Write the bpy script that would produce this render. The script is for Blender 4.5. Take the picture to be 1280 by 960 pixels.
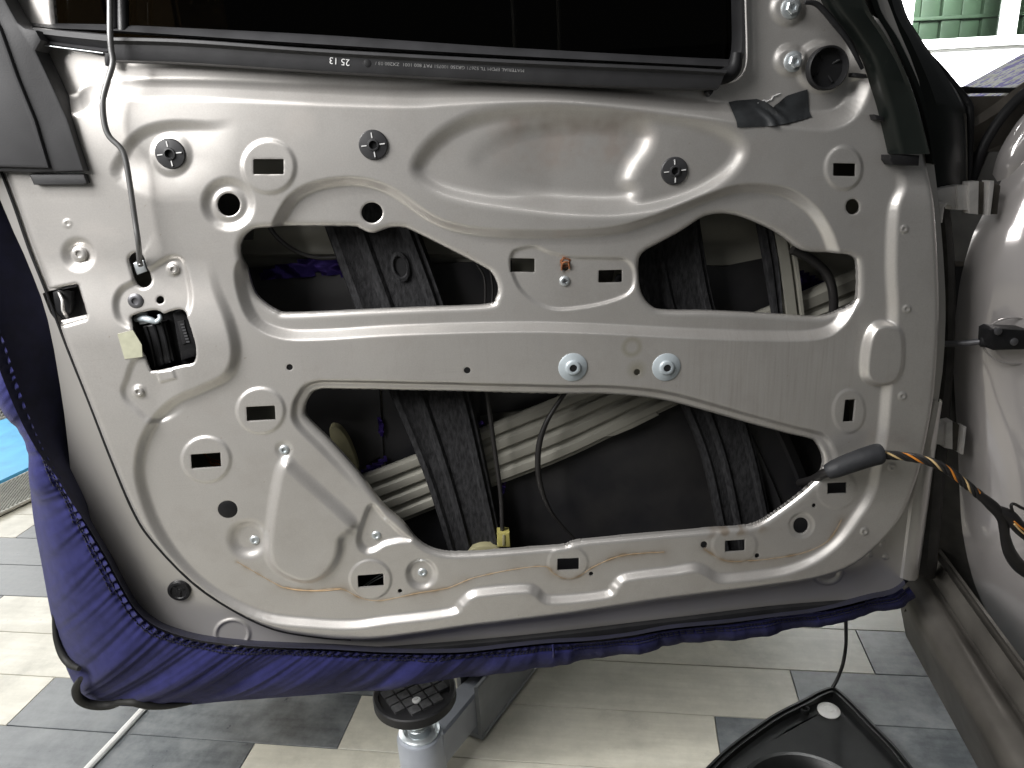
import bpy, bmesh, math, random
import numpy as np
from mathutils import Vector, Matrix
random.seed(7); rng = np.random.RandomState(7)
R = math.radians
for o in list(bpy.data.objects): bpy.data.objects.remove(o)
scene = bpy.context.scene
C = scene.collection

# ------------------------------------------------------------------ camera
FPX, YAW, PITCH, ROLL = 930.0, 4.0, 19.0, 3.5
CAM = np.array([0.0, -0.87, 1.0])
_a, _p, _r = R(YAW), R(PITCH), R(ROLL)
FW = np.array([math.sin(_a)*math.cos(_p), math.cos(_a)*math.cos(_p), -math.sin(_p)])
R0 = np.array([math.cos(_a), -math.sin(_a), 0.0]); U0 = np.cross(R0, FW)
RT = R0*math.cos(_r) - U0*math.sin(_r); UP = U0*math.cos(_r) + R0*math.sin(_r)
cd = bpy.data.cameras.new('camera'); cam = bpy.data.objects.new('camera', cd); C.objects.link(cam)
cd.sensor_width = 36.0; cd.lens = FPX/1280*36; cd.clip_start = 0.02; cd.clip_end = 200
M = Matrix(((RT[0], UP[0], -FW[0], CAM[0]), (RT[1], UP[1], -FW[1], CAM[1]), (RT[2], UP[2], -FW[2], CAM[2]), (0, 0, 0, 1)))
cam.matrix_world = M
scene.camera = cam

# ------------------------------------------------------------------ world, lamps, exposure
w = bpy.data.worlds.new('World'); scene.world = w; w.use_nodes = True
bg = w.node_tree.nodes['Background']
bg.inputs[0].default_value = (0.93, 0.97, 1.0, 1); bg.inputs[1].default_value = 0.045
def area(name, loc, target, sx, sy, power, col=(1, 1, 1)):
    l = bpy.data.lights.new(name, 'AREA'); l.shape = 'RECTANGLE'; l.size = sx; l.size_y = sy; l.energy = power; l.color = col
    o = bpy.data.objects.new(name, l); C.objects.link(o); o.location = loc
    d = Vector(target) - Vector(loc); o.rotation_euler = d.to_track_quat('-Z', 'Y').to_euler(); return o
kl_ = area('side_window_light', (-1.05, -0.66, 1.66), (-0.50, 0, 0.93), 0.9, 0.9, 15.5, (1.0, 0.985, 0.965)); kl_.data.spread = R(100)
area('ceiling_tube', (-1.5, -0.8, 2.4), (-1.5, -0.8, 0), 1.8, 0.10, 22, (1.0, 0.99, 0.98))
area('ceiling_tube', (-0.5, -2.1, 2.6), (-0.5, -1.1, 0.9), 3.2, 0.05, 5, (1.0, 0.99, 0.98))
area('ceiling_tube', (-1.4, 1.6, 2.7), (-1.4, 1.6, 0), 2.0, 0.10, 20, (0.98, 1.0, 0.98))
area('yard_door_light', (-2.7, 2.1, 1.35), (-0.9, 0.5, 0.0), 1.8, 1.7, 42, (1.0, 1.0, 0.98))
bl_ = area('bay_light', (2.3, 2.3, 2.3), (2.2, 3.3, 1.5), 1.0, 0.8, 220, (1, 1, 1)); bl_.data.spread = R(110)
scene.view_settings.view_transform = 'Standard'; scene.view_settings.look = 'None'
scene.view_settings.exposure = 0.2; scene.view_settings.gamma = 1.0
scene.view_settings.use_curve_mapping = False

# ------------------------------------------------------------------ measuring helpers
def ray(x, y): return FW*FPX + RT*(x-640) - UP*(y-480)
def W(x, y, Y=0.0):                       # point of the vertical plane y = Y
    d = ray(x, y); return CAM + d*((Y-CAM[1])/d[1])
def G(x, y, z=0.0):                       # point of the level plane at height z
    d = ray(x, y); return CAM + d*((z-CAM[2])/d[2])
def WL(pts, Y=0.0): return [W(p[0], p[1], p[2] if len(p) > 2 else Y) for p in pts]
DA = R(13.3)                              # direction of the car and of the floor rows
AX = np.array([math.sin(DA), math.cos(DA), 0.0]); LAT = np.array([math.cos(DA), -math.sin(DA), 0.0])
def CARP(u, v, z): return LAT*u + AX*v + np.array([0, 0, z])

# ------------------------------------------------------------------ materials
def mat(name, col, rough=0.5, metal=0.0, coat=0.0, coat_rough=0.1, var=0.08, nscale=30, bump=0.0, bscale=400, spec=0.5,
        col2=None, rvar=0.1, sheen=0.0, stretch=None, bump2=0.0, b2scale=20):
    m = bpy.data.materials.new(name); m.use_nodes = True
    nt = m.node_tree; N = nt.nodes; L = nt.links; b = N['Principled BSDF']
    tc = N.new('ShaderNodeTexCoord'); src = tc.outputs['Object']
    if stretch:
        mp = N.new('ShaderNodeMapping'); mp.inputs['Scale'].default_value = stretch; L.new(src, mp.inputs[0]); src = mp.outputs[0]
    n = N.new('ShaderNodeTexNoise'); n.inputs['Scale'].default_value = nscale; n.inputs['Detail'].default_value = 6
    L.new(src, n.inputs['Vector'])
    cr = N.new('ShaderNodeValToRGB'); L.new(n.outputs[0], cr.inputs[0])
    c2 = col2 or tuple(min(1, c*(1+var)) for c in col); c1 = col if col2 else tuple(c*(1-var) for c in col)
    cr.color_ramp.elements[0].position = 0.32; cr.color_ramp.elements[1].position = 0.68
    cr.color_ramp.elements[0].color = (*c1, 1); cr.color_ramp.elements[1].color = (*c2, 1)
    L.new(cr.outputs[0], b.inputs['Base Color'])
    mr = N.new('ShaderNodeMapRange'); mr.inputs['To Min'].default_value = max(0.02, rough*(1-rvar)); mr.inputs['To Max'].default_value = min(1, rough*(1+rvar))
    n2 = N.new('ShaderNodeTexNoise'); n2.inputs['Scale'].default_value = nscale*0.7; n2.inputs['Detail'].default_value = 5; L.new(src, n2.inputs['Vector'])
    L.new(n2.outputs[0], mr.inputs[0]); L.new(mr.outputs[0], b.inputs['Roughness'])
    b.inputs['Metallic'].default_value = metal; b.inputs['Coat Weight'].default_value = coat; b.inputs['Coat Roughness'].default_value = coat_rough
    b.inputs['Specular IOR Level'].default_value = spec; b.inputs['Sheen Weight'].default_value = sheen
    prev = None
    for st, sc in ((bump, bscale), (bump2, b2scale)):
        if st:
            nb = N.new('ShaderNodeTexNoise'); nb.inputs['Scale'].default_value = sc; nb.inputs['Detail'].default_value = 4; L.new(src, nb.inputs['Vector'])
            bp = N.new('ShaderNodeBump'); bp.inputs['Strength'].default_value = st; bp.inputs['Distance'].default_value = 0.002
            L.new(nb.outputs[0], bp.inputs['Height'])
            if prev: L.new(prev, bp.inputs['Normal'])
            prev = bp.outputs[0]
    if prev: L.new(prev, b.inputs['Normal'])
    m.diffuse_color = (*col, 1); return m

PAINT = mat('champagne_paint', (0.63, 0.608, 0.582), rough=0.335, metal=0.70, coat=0.7, coat_rough=0.07, var=0.03, nscale=9, rvar=0.18)
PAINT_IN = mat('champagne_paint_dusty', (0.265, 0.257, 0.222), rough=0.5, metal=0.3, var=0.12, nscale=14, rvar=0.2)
PAINT_GLOSS = mat('champagne_body_paint', (0.56, 0.53, 0.52), rough=0.14, metal=0.45, coat=1.0, coat_rough=0.03, var=0.03, nscale=6)
PAINT_SHADE = mat('shade_dark_paint', (0.075, 0.066, 0.055), rough=0.55, metal=0.15, var=0.35, nscale=25, bump=0.1, bscale=120)  # body paint with the deep shade around the hinges put into its colour
DARKGAP = mat('shade_dark_metal', (0.03, 0.028, 0.025), rough=0.6, var=0.4, nscale=30)  # near-black colour standing in for shade in the gaps
RUBBER = mat('black_rubber', (0.011, 0.011, 0.012), rough=0.55, var=0.25, nscale=40, bump=0.05, spec=0.3)
SEAL = mat('grey_black_seal', (0.024, 0.024, 0.026), rough=0.5, var=0.2, nscale=40, bump=0.05)
PLASTIC = mat('black_plastic', (0.010, 0.010, 0.011), spec=0.35, rough=0.36, var=0.25, nscale=60, bump=0.12, bscale=700)
TRIMPL = mat('charcoal_trim', (0.030, 0.030, 0.032), rough=0.55, var=0.12, nscale=30, bump=0.1, bscale=900)
TRIMGLOSS = mat('black_satin_trim', (0.007, 0.009, 0.008), spec=0.35, rough=0.32, var=0.2, nscale=20, bump=0.02)
CLIPB = mat('clip_black', (0.028, 0.028, 0.03), rough=0.45, var=0.2)
FELT = mat('black_fibrous_rail', (0.007, 0.007, 0.008), rough=0.8, var=0.6, nscale=130, bump=0.5, bscale=500, stretch=(2.2, 2.2, 0.7), col2=(0.028, 0.028, 0.030), spec=0.25)
SHEET = mat('black_damping_sheet', (0.009, 0.009, 0.011), rough=0.55, var=0.2, nscale=14, bump=0.15, bscale=60, col2=(0.021, 0.020, 0.020), rvar=0.35)
ZINC = mat('zinc_plated', (0.62, 0.66, 0.68), rough=0.35, metal=0.75, var=0.12, nscale=80)
ZINCW = mat('zinc_white_washer', (0.42, 0.47, 0.50), rough=0.45, metal=0.25, var=0.08, nscale=60)
STEEL = mat('bare_steel', (0.66, 0.64, 0.62), rough=0.42, metal=0.45, var=0.1, nscale=60)
STEELD = mat('dark_steel', (0.16, 0.16, 0.17), rough=0.45, metal=0.8, var=0.2)
RODM = mat('grey_rod', (0.20, 0.20, 0.20), rough=0.4, metal=0.7, var=0.1)
WHITEP = mat('white_print', (0.62, 0.62, 0.62), rough=0.6)
CLOTH = mat('navy_purple_cloth', (0.0120, 0.0130, 0.066), spec=0.15, rough=0.85, var=0.18, nscale=60, bump=0.35, bscale=1500, sheen=0.08, col2=(0.0195, 0.0205, 0.096), bump2=0.25, b2scale=90)
LINING = mat('navy_lining', (0.007, 0.0075, 0.026), rough=0.9, var=0.3, nscale=50, bump=0.2, bscale=900)
PIPING = mat('black_piping', (0.012, 0.012, 0.011), rough=0.7, var=0.2)
STITCH = mat('dark_thread', (0.010, 0.010, 0.022), rough=0.8)
TAPEM = mat('black_cloth_tape', (0.020, 0.022, 0.024), rough=0.5, var=0.25, nscale=60, bump=0.1, bscale=900)
YELLOW = mat('yellow_nylon', (0.28, 0.25, 0.08), rough=0.5, var=0.15)
FOAMY = mat('yellowed_foam', (0.19, 0.175, 0.10), rough=0.7, var=0.2)
STICK = mat('pale_yellow_sticker', (0.36, 0.36, 0.27), rough=0.45, var=0.10, nscale=120)
FILM = mat('purple_foil', (0.035, 0.018, 0.14), rough=0.22, metal=0.85, var=0.5, nscale=40, col2=(0.075, 0.05, 0.24))
RUST = mat('rust', (0.17, 0.06, 0.02), rough=0.85, var=0.5, nscale=200, bump=0.4)
WAX = mat('brown_sealer', (0.36, 0.25, 0.14), rough=0.5, var=0.25, nscale=80)
ORANGE = mat('orange_wire', (0.55, 0.20, 0.03), rough=0.4, var=0.15)
TAN = mat('tan_wire', (0.55, 0.40, 0.20), rough=0.4, var=0.15)
WIREB = mat('black_wire', (0.014, 0.013, 0.013), rough=0.42, var=0.2)
SLEEVE = mat('grey_black_sleeve', (0.020, 0.021, 0.024), rough=0.6, var=0.2, nscale=60, bump=0.2, bscale=300)
LIFTM = mat('grey_blue_enamel', (0.30, 0.32, 0.36), rough=0.42, metal=0.1, var=0.07, nscale=25, coat=0.2)
LIFTD = mat('grey_enamel_channel', (0.23, 0.24, 0.25), rough=0.45, metal=0.1, var=0.1, nscale=25)
WHITEW = mat('white_wall', (0.80, 0.81, 0.80), rough=0.7, var=0.02)
WHITEF = mat('white_frame', (0.80, 0.81, 0.80), rough=0.4, var=0.02)
GREEN = mat('green_sheet', (0.019, 0.034, 0.019), rough=0.6, var=0.25, nscale=8)
BLUEMAT = mat('light_blue_ramp', (0.10, 0.42, 0.72), rough=0.5, var=0.15, nscale=15)
GRATEM = mat('galvanised_grate', (0.34, 0.34, 0.31), rough=0.5, metal=0.4, var=0.15)
BUTTON = mat('white_button', (0.66, 0.66, 0.64), rough=0.45, var=0.05)
BAFFLE = mat('black_speaker_plastic', (0.008, 0.0085, 0.0085), spec=0.35, rough=0.40, var=0.3, nscale=40, bump=0.08, bscale=600)
GROUT = mat('grout', (0.30, 0.29, 0.25), rough=0.85, var=0.15)

def plank_mat(name, c1, c2, wear):
    m = bpy.data.materials.new(name); m.use_nodes = True
    nt = m.node_tree; N = nt.nodes; L = nt.links; b = N['Principled BSDF']
    tc = N.new('ShaderNodeTexCoord'); oi = N.new('ShaderNodeObjectInfo')
    ad = N.new('ShaderNodeVectorMath'); ad.operation = 'ADD'; L.new(tc.outputs['Object'], ad.inputs[0])
    sc = N.new('ShaderNodeVectorMath'); sc.operation = 'SCALE'; sc.inputs[3].default_value = 37.0
    cx = N.new('ShaderNodeCombineXYZ'); L.new(oi.outputs['Random'], cx.inputs[0]); L.new(oi.outputs['Random'], cx.inputs[1]); L.new(cx.outputs[0], sc.inputs[0])
    L.new(sc.outputs[0], ad.inputs[1])
    mp = N.new('ShaderNodeMapping'); mp.inputs['Scale'].default_value = (1.2, 14, 1); L.new(ad.outputs[0], mp.inputs[0])
    n = N.new('ShaderNodeTexNoise'); n.inputs['Scale'].default_value = 5; n.inputs['Detail'].default_value = 8; n.inputs['Roughness'].default_value = 0.6; L.new(mp.outputs[0], n.inputs['Vector'])
    cr = N.new('ShaderNodeValToRGB'); L.new(n.outputs[0], cr.inputs[0])
    cr.color_ramp.elements[0].position = 0.3; cr.color_ramp.elements[1].position = 0.7
    cr.color_ramp.elements[0].color = (*c1, 1); cr.color_ramp.elements[1].color = (*c2, 1)
    n2 = N.new('ShaderNodeTexNoise'); n2.inputs['Scale'].default_value = 13; n2.inputs['Detail'].default_value = 9; n2.inputs['Roughness'].default_value = 0.72; L.new(ad.outputs[0], n2.inputs['Vector'])
    cr2 = N.new('ShaderNodeValToRGB'); L.new(n2.outputs[0], cr2.inputs[0]); cr2.color_ramp.elements[0].position = 0.40; cr2.color_ramp.elements[1].position = 0.66
    cr2.color_ramp.elements[0].color = (0, 0, 0, 1); cr2.color_ramp.elements[1].color = (0.85, 0.85, 0.85, 1)
    mx = N.new('ShaderNodeMix'); mx.data_type = 'RGBA'; L.new(cr2.outputs[0], mx.inputs[0]); L.new(cr.outputs[0], mx.inputs[6]); mx.inputs[7].default_value = (*wear, 1)
    ge = N.new('ShaderNodeNewGeometry'); dn = N.new('ShaderNodeTexNoise'); dn.inputs['Scale'].default_value = 4.5; dn.inputs['Detail'].default_value = 12; dn.inputs['Roughness'].default_value = 0.78; L.new(ge.outputs['Position'], dn.inputs['Vector'])
    dc = N.new('ShaderNodeValToRGB'); dc.color_ramp.elements[0].position = 0.54; dc.color_ramp.elements[1].position = 0.74; dc.color_ramp.elements[0].color = (0, 0, 0, 1); dc.color_ramp.elements[1].color = (0.38, 0.38, 0.38, 1); L.new(dn.outputs[0], dc.inputs[0])
    mx2 = N.new('ShaderNodeMix'); mx2.data_type = 'RGBA'; L.new(dc.outputs[0], mx2.inputs[0]); L.new(mx.outputs[2], mx2.inputs[6]); mx2.inputs[7].default_value = (0.11, 0.10, 0.085, 1); mx = mx2
    L.new(mx.outputs[2], b.inputs['Base Color'])
    mr = N.new('ShaderNodeMapRange'); mr.inputs['To Min'].default_value = 0.16; mr.inputs['To Max'].default_value = 0.48; L.new(n2.outputs[0], mr.inputs[0]); L.new(mr.outputs[0], b.inputs['Roughness'])
    bp = N.new('ShaderNodeBump'); bp.inputs['Strength'].default_value = 0.12; bp.inputs['Distance'].default_value = 0.002; L.new(n.outputs[0], bp.inputs['Height']); L.new(bp.outputs[0], b.inputs['Normal'])
    return m
PL_WHITE = plank_mat('cream_wood_plank', (0.47, 0.45, 0.375), (0.57, 0.55, 0.47), (0.40, 0.385, 0.325))
PL_GREY = plank_mat('slate_plank', (0.045, 0.053, 0.060), (0.085, 0.095, 0.102), (0.17, 0.182, 0.185))

# stain and dirt with a shape of its own on the panel paint
def panel_paint():
    m = PAINT.copy(); m.name = 'champagne_panel_paint'
    nt = m.node_tree; N = nt.nodes; L = nt.links; b = N['Principled BSDF']
    lk = b.inputs['Base Color'].links[0].from_socket
    geo = N.new('ShaderNodeNewGeometry')
    def ring(px, py, r, wdt):
        c = W(px, py); ds = N.new('ShaderNodeVectorMath'); ds.operation = 'DISTANCE'; L.new(geo.outputs['Position'], ds.inputs[0]); ds.inputs[1].default_value = tuple(c)
        s = N.new('ShaderNodeMath'); s.operation = 'SUBTRACT'; L.new(ds.outputs['Value'], s.inputs[0]); s.inputs[1].default_value = r
        a = N.new('ShaderNodeMath'); a.operation = 'ABSOLUTE'; L.new(s.outputs[0], a.inputs[0])
        mr = N.new('ShaderNodeMapRange'); mr.inputs['From Min'].default_value = 0; mr.inputs['From Max'].default_value = wdt; mr.inputs['To Min'].default_value = 0.5; mr.inputs['To Max'].default_value = 0.0
        L.new(a.outputs[0], mr.inputs[0]); return mr.outputs[0]
    r1 = ring(790, 434, 0.010, 0.005); r2 = ring(796, 462, 0.004, 0.011)
    mxx = N.new('ShaderNodeMath'); mxx.operation = 'MAXIMUM'; L.new(r1, mxx.inputs[0]); L.new(r2, mxx.inputs[1])
    mix = N.new('ShaderNodeMix'); mix.data_type = 'RGBA'; L.new(mxx.outputs[0], mix.inputs[0]); L.new(lk, mix.inputs[6]); mix.inputs[7].default_value = (0.40, 0.37, 0.24, 1)
    # faint dust and smears
    n = N.new('ShaderNodeTexNoise'); n.inputs['Scale'].default_value = 7; n.inputs['Detail'].default_value = 10; n.inputs['Roughness'].default_value = 0.7; L.new(geo.outputs['Position'], n.inputs['Vector'])
    cr = N.new('ShaderNodeValToRGB'); cr.color_ramp.elements[0].position = 0.5; cr.color_ramp.elements[1].position = 0.72
    cr.color_ramp.elements[0].color = (0, 0, 0, 1); cr.color_ramp.elements[1].color = (0.3, 0.3, 0.3, 1); L.new(n.outputs[0], cr.inputs[0])
    mix2 = N.new('ShaderNodeMix'); mix2.data_type = 'RGBA'; L.new(cr.outputs[0], mix2.inputs[0]); L.new(mix.outputs[2], mix2.inputs[6]); mix2.inputs[7].default_value = (0.42, 0.385, 0.35, 1)
    at = N.new('ShaderNodeAttribute'); at.attribute_name = 'smudge'; at2 = N.new('ShaderNodeAttribute'); at2.attribute_name = 'stain'
    mix3 = N.new('ShaderNodeMix'); mix3.data_type = 'RGBA'; L.new(at.outputs['Fac'], mix3.inputs[0]); L.new(mix2.outputs[2], mix3.inputs[6]); mix3.inputs[7].default_value = (0.40, 0.355, 0.325, 1)
    mix4 = N.new('ShaderNodeMix'); mix4.data_type = 'RGBA'; L.new(at2.outputs['Fac'], mix4.inputs[0]); L.new(mix3.outputs[2], mix4.inputs[6]); mix4.inputs[7].default_value = (0.30, 0.21, 0.12, 1); mix2 = mix4
    rl = b.inputs['Roughness'].links[0].from_socket; ra = N.new('ShaderNodeMath'); ra.operation = 'MULTIPLY_ADD'; L.new(at.outputs['Fac'], ra.inputs[0]); ra.inputs[1].default_value = 0.22; L.new(rl, ra.inputs[2]); L.new(ra.outputs[0], b.inputs['Roughness'])
    ca = N.new('ShaderNodeMath'); ca.operation = 'MULTIPLY_ADD'; L.new(at.outputs['Fac'], ca.inputs[0]); ca.inputs[1].default_value = -1.0; ca.inputs[2].default_value = 0.7; ca.use_clamp = True; L.new(ca.outputs[0], b.inputs['Coat Weight'])
    fk = N.new('ShaderNodeTexNoise'); fk.inputs['Scale'].default_value = 620; fk.inputs['Detail'].default_value = 2; L.new(geo.outputs['Position'], fk.inputs['Vector'])
    fr_ = N.new('ShaderNodeMapRange'); fr_.inputs['From Min'].default_value = 0.3; fr_.inputs['From Max'].default_value = 0.7; fr_.inputs['To Min'].default_value = 0.96; fr_.inputs['To Max'].default_value = 1.04; L.new(fk.outputs[0], fr_.inputs[0])
    ml = N.new('ShaderNodeVectorMath'); ml.operation = 'SCALE'; L.new(mix2.outputs[2], ml.inputs[0]); L.new(fr_.outputs[0], ml.inputs[3])
    L.new(ml.outputs[0], b.inputs['Base Color'])
    return m
PANEL = panel_paint()

def glass_mat(name, tint, refl=1.0):
    m = bpy.data.materials.new(name); m.use_nodes = True; nt = m.node_tree; N = nt.nodes; L = nt.links
    N.remove(N['Principled BSDF']); out = N['Material Output']
    tr = N.new('ShaderNodeBsdfTransparent'); tr.inputs[0].default_value = (*tint, 1)
    gl = N.new('ShaderNodeBsdfGlossy'); gl.inputs['Roughness'].default_value = 0.02; gl.inputs[0].default_value = (refl, refl, refl, 1)
    fr = N.new('ShaderNodeFresnel'); fr.inputs[0].default_value = 1.45
    mx = N.new('ShaderNodeMixShader'); L.new(fr.outputs[0], mx.inputs[0]); L.new(tr.outputs[0], mx.inputs[1]); L.new(gl.outputs[0], mx.inputs[2])
    L.new(mx.outputs[0], out.inputs['Surface']); return m
GLASS = glass_mat('tinted_glass', (0.10, 0.095, 0.085), 0.35)
CLEAR = glass_mat('clear_glass', (0.93, 0.96, 0.94))

# ------------------------------------------------------------------ object helpers
ORG = {}
def thing(name, label, cat, loc, group=None):
    o = bpy.data.objects.new(name, None); C.objects.link(o); o.location = tuple(loc); o.empty_display_size = 0.05
    o['label'] = label; o['category'] = cat
    if group: o['group'] = group
    ORG[o.name] = np.array(loc, float); return o
def mobj(name, verts, faces, m, parent=None, smooth=True, loc=None, sharp=38, mesh=None):
    if mesh is None:
        verts = np.asarray(verts, float)
        if loc is None: loc = ORG[parent.name] if parent else np.array([verts[:, 0].mean(), verts[:, 1].mean(), verts[:, 2].min()])
        loc = np.asarray(loc, float)
        me = bpy.data.meshes.new(name); me.from_pydata([tuple(v) for v in (verts-loc)], [], [tuple(int(i) for i in f) for f in faces]); me.update()
        bm = bmesh.new(); bm.from_mesh(me); bmesh.ops.recalc_face_normals(bm, faces=bm.faces); bm.to_mesh(me); bm.free()
        if smooth:
            me.polygons.foreach_set('use_smooth', [True]*len(me.polygons)); me.set_sharp_from_angle(angle=R(sharp))
        me.materials.append(m)
    else:
        me = mesh; loc = np.asarray(loc, float)
    o = bpy.data.objects.new(name, me); C.objects.link(o); ORG[o.name] = loc
    if parent: o.parent = parent; o.location = tuple(loc-ORG[parent.name])
    else: o.location = tuple(loc)
    return o
def tag(o, label, cat, group=None):
    o['label'] = label; o['category'] = cat
    if group: o['group'] = group
    return o
def cr(pts, n=8, closed=False):           # Catmull-Rom through points
    p = np.asarray(pts, float); k = len(p); out = []
    for i in range(k if closed else k-1):
        if closed: a, b, c, d = p[i-1], p[i], p[(i+1) % k], p[(i+2) % k]
        else: a, b, c, d = p[max(i-1, 0)], p[i], p[i+1], p[min(i+2, k-1)]
        for t in np.linspace(0, 1, n, endpoint=False):
            out.append(0.5*((2*b)+(-a+c)*t+(2*a-5*b+4*c-d)*t*t+(-a+3*b-3*c+d)*t**3))
    if not closed: out.append(p[-1])
    return np.array(out)
def resample(p, n):
    p = np.asarray(p, float); d = np.r_[0, np.cumsum(np.linalg.norm(np.diff(p, axis=0), axis=1))]
    t = np.linspace(0, d[-1], n); return np.stack([np.interp(t, d, p[:, i]) for i in range(p.shape[1])], 1)
def tube_geo(p, r, seg=10, caps=True):
    p = np.asarray(p, float); n = len(p); r = np.full(n, r) if np.isscalar(r) else np.interp(np.linspace(0, 1, n), np.linspace(0, 1, len(r)), r)
    T = np.gradient(p, axis=0); T /= np.linalg.norm(T, axis=1)[:, None]+1e-12
    a = np.array([0, 0, 1.0]) if abs(T[0][2]) < 0.9 else np.array([1.0, 0, 0]); N_ = np.cross(T[0], a); N_ /= np.linalg.norm(N_)
    V = []; F = []
    for i in range(n):
        N_ = N_-T[i]*(N_@T[i]); N_ /= np.linalg.norm(N_)+1e-12; B = np.cross(T[i], N_)
        for k in range(seg):
            an = 2*math.pi*k/seg; V.append(p[i]+(N_*math.cos(an)+B*math.sin(an))*r[i])
    for i in range(n-1):
        for k in range(seg): F.append((i*seg+k, i*seg+(k+1) % seg, (i+1)*seg+(k+1) % seg, (i+1)*seg+k))
    if caps: F.append(tuple(range(seg))[::-1]); F.append(tuple((n-1)*seg+k for k in range(seg)))
    return V, F
def tube(name, pts, r, m, parent=None, seg=10, n=8, smooth_path=True):
    p = cr(pts, n) if smooth_path and len(pts) > 2 else np.asarray(pts, float)
    V, F = tube_geo(p, r, seg); return mobj(name, V, F, m, parent)
def frame(n):
    n = np.asarray(n, float); n = n/np.linalg.norm(n); a = np.array([0, 0, 1.0]) if abs(n[2]) < 0.9 else np.array([1.0, 0, 0])
    u = np.cross(a, n); u /= np.linalg.norm(u); v = np.cross(n, u); return u, v, n
def lathe_geo(c, prof, n=(0, -1, 0), seg=32, cap=True):
    u, v, n = frame(n); V = []; F = []; c = np.asarray(c, float)
    for (r, h) in prof:
        for k in range(seg):
            a = 2*math.pi*k/seg; V.append(c+n*h+(u*math.cos(a)+v*math.sin(a))*r)
    for i in range(len(prof)-1):
        for k in range(seg): F.append((i*seg+k, i*seg+(k+1) % seg, (i+1)*seg+(k+1) % seg, (i+1)*seg+k))
    if cap: F.append(tuple(range(seg))[::-1]); F.append(tuple((len(prof)-1)*seg+k for k in range(seg)))
    return V, F
def lathe(name, c, prof, m, parent=None, n=(0, -1, 0), seg=32, cap=True):
    V, F = lathe_geo(c, prof, n, seg, cap); return mobj(name, V, F, m, parent)
def inset2(p, d):                         # shrink a closed 2D polygon by d
    p = np.asarray(p, float); area2 = np.sum(p[:, 0]*np.roll(p[:, 1], -1)-np.roll(p[:, 0], -1)*p[:, 1]); s = 1 if area2 > 0 else -1
    e = np.roll(p, -1, 0)-p; e /= np.linalg.norm(e, axis=1)[:, None]+1e-12; nrm = np.stack([-e[:, 1], e[:, 0]], 1)*s
    a = np.roll(nrm, 1, 0); m_ = a+nrm; m_ /= np.maximum(0.4, np.sum(m_*nrm, 1))[:, None]; return p+m_*d
def prism(name, pts, y0, y1, m, parent=None, bevel=0.0015, smooth_pts=0, sharp=30, loc=None):
    """closed outline given as world points; front at y0 (nearer the viewer), back at y1, front edge rounded"""
    p = np.array([[q[0], q[2]] for q in pts])
    if smooth_pts: p = cr(p, smooth_pts, True)
    rings = [(inset2(p, bevel), y0), (inset2(p, bevel*0.3), y0+bevel*0.3), (p, y0+bevel), (p, y1)] if bevel else [(p, y0), (p, y1)]
    V = []; F = []; k = len(p)
    for q, y in rings: V += [(a[0], y, a[1]) for a in q]
    for i in range(len(rings)-1):
        for j in range(k): F.append((i*k+j, i*k+(j+1) % k, (i+1)*k+(j+1) % k, (i+1)*k+j))
    F.append(tuple(range(k))); F.append(tuple((len(rings)-1)*k+j for j in range(k))[::-1])
    return mobj(name, V, F, m, parent, sharp=sharp, loc=loc)
def loft(name, A, B, prof, m, parent=None, n=60, out=(0, -1, 0), thick=0.0, sharp=38, smooth_ab=True):
    """surface between two lines; prof = [(t across, height along out)]"""
    A = resample(cr(A, 8) if smooth_ab and len(A) > 2 else A, n); B = resample(cr(B, 8) if smooth_ab and len(B) > 2 else B, n); out = np.asarray(out, float)
    V = []; F = []; k = len(prof)
    for i in range(n):
        for (t, h) in prof: V.append(A[i]*(1-t)+B[i]*t+out*h)
    for i in range(n-1):
        for j in range(k-1): F.append((i*k+j, i*k+j+1, (i+1)*k+j+1, (i+1)*k+j))
    o = mobj(name, V, F, m, parent, sharp=sharp)
    if thick:
        s = o.modifiers.new('thickness', 'SOLIDIFY'); s.thickness = thick; s.offset = 0
    return o
def box_geo(c, ex, ey, ez):
    c = np.asarray(c); V = [c+ex*a+ey*b+ez*d for a in (-1, 1) for b in (-1, 1) for d in (-1, 1)]
    return V, [(0, 1, 3, 2), (4, 6, 7, 5), (0, 4, 5, 1), (2, 3, 7, 6), (0, 2, 6, 4), (1, 5, 7, 3)]
def merge(gs):
    V = []; F = []
    for v, f in gs:
        b = len(V); V += list(v); F += [tuple(i+b for i in q) for q in f]
    return V, F
def noise1(s, seed, freq, oct=3):
    out = np.zeros_like(s, float); a = 1.0; r = np.random.RandomState(seed)
    for o in range(oct):
        ph = r.rand(6)*6.28; fr = freq*(2**o)*(0.7+0.6*r.rand(6)); out += a*np.mean([np.sin(s*f*6.283+p_) for f, p_ in zip(fr, ph)], axis=0); a *= 0.5
    return out

# ------------------------------------------------------------------ floor
floor = mobj('floor', [(-6, -3, -0.003), (6, -3, -0.003), (6, 9, -0.003), (-6, 9, -0.003)], [(0, 1, 2, 3)], GROUT, smooth=False)
floor['kind'] = 'structure'
PW, PLN, STG = 0.1290, 0.650, 0.1525
def plank_mesh(name, m, l=PLN, wd=PW):
    g, b, t = 0.0007, 0.0008, 0.003
    V = []; F = []
    for (i, z) in ((g+b, 0), (g, -b), (g, -t)):
        V += [(i, i, z), (l-i, i, z), (l-i, wd-i, z), (i, wd-i, z)]
    for r_ in range(2):
        for k in range(4): F.append((r_*4+k, r_*4+(k+1) % 4, (r_+1)*4+(k+1) % 4, (r_+1)*4+k))
    F.append((0, 1, 2, 3)); me = bpy.data.meshes.new(name); me.from_pydata(V, [], F); me.materials.append(m); me.update(); return me
pw_me, pg_me = plank_mesh('plank_cream', PL_WHITE), plank_mesh('plank_slate', PL_GREY)
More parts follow.
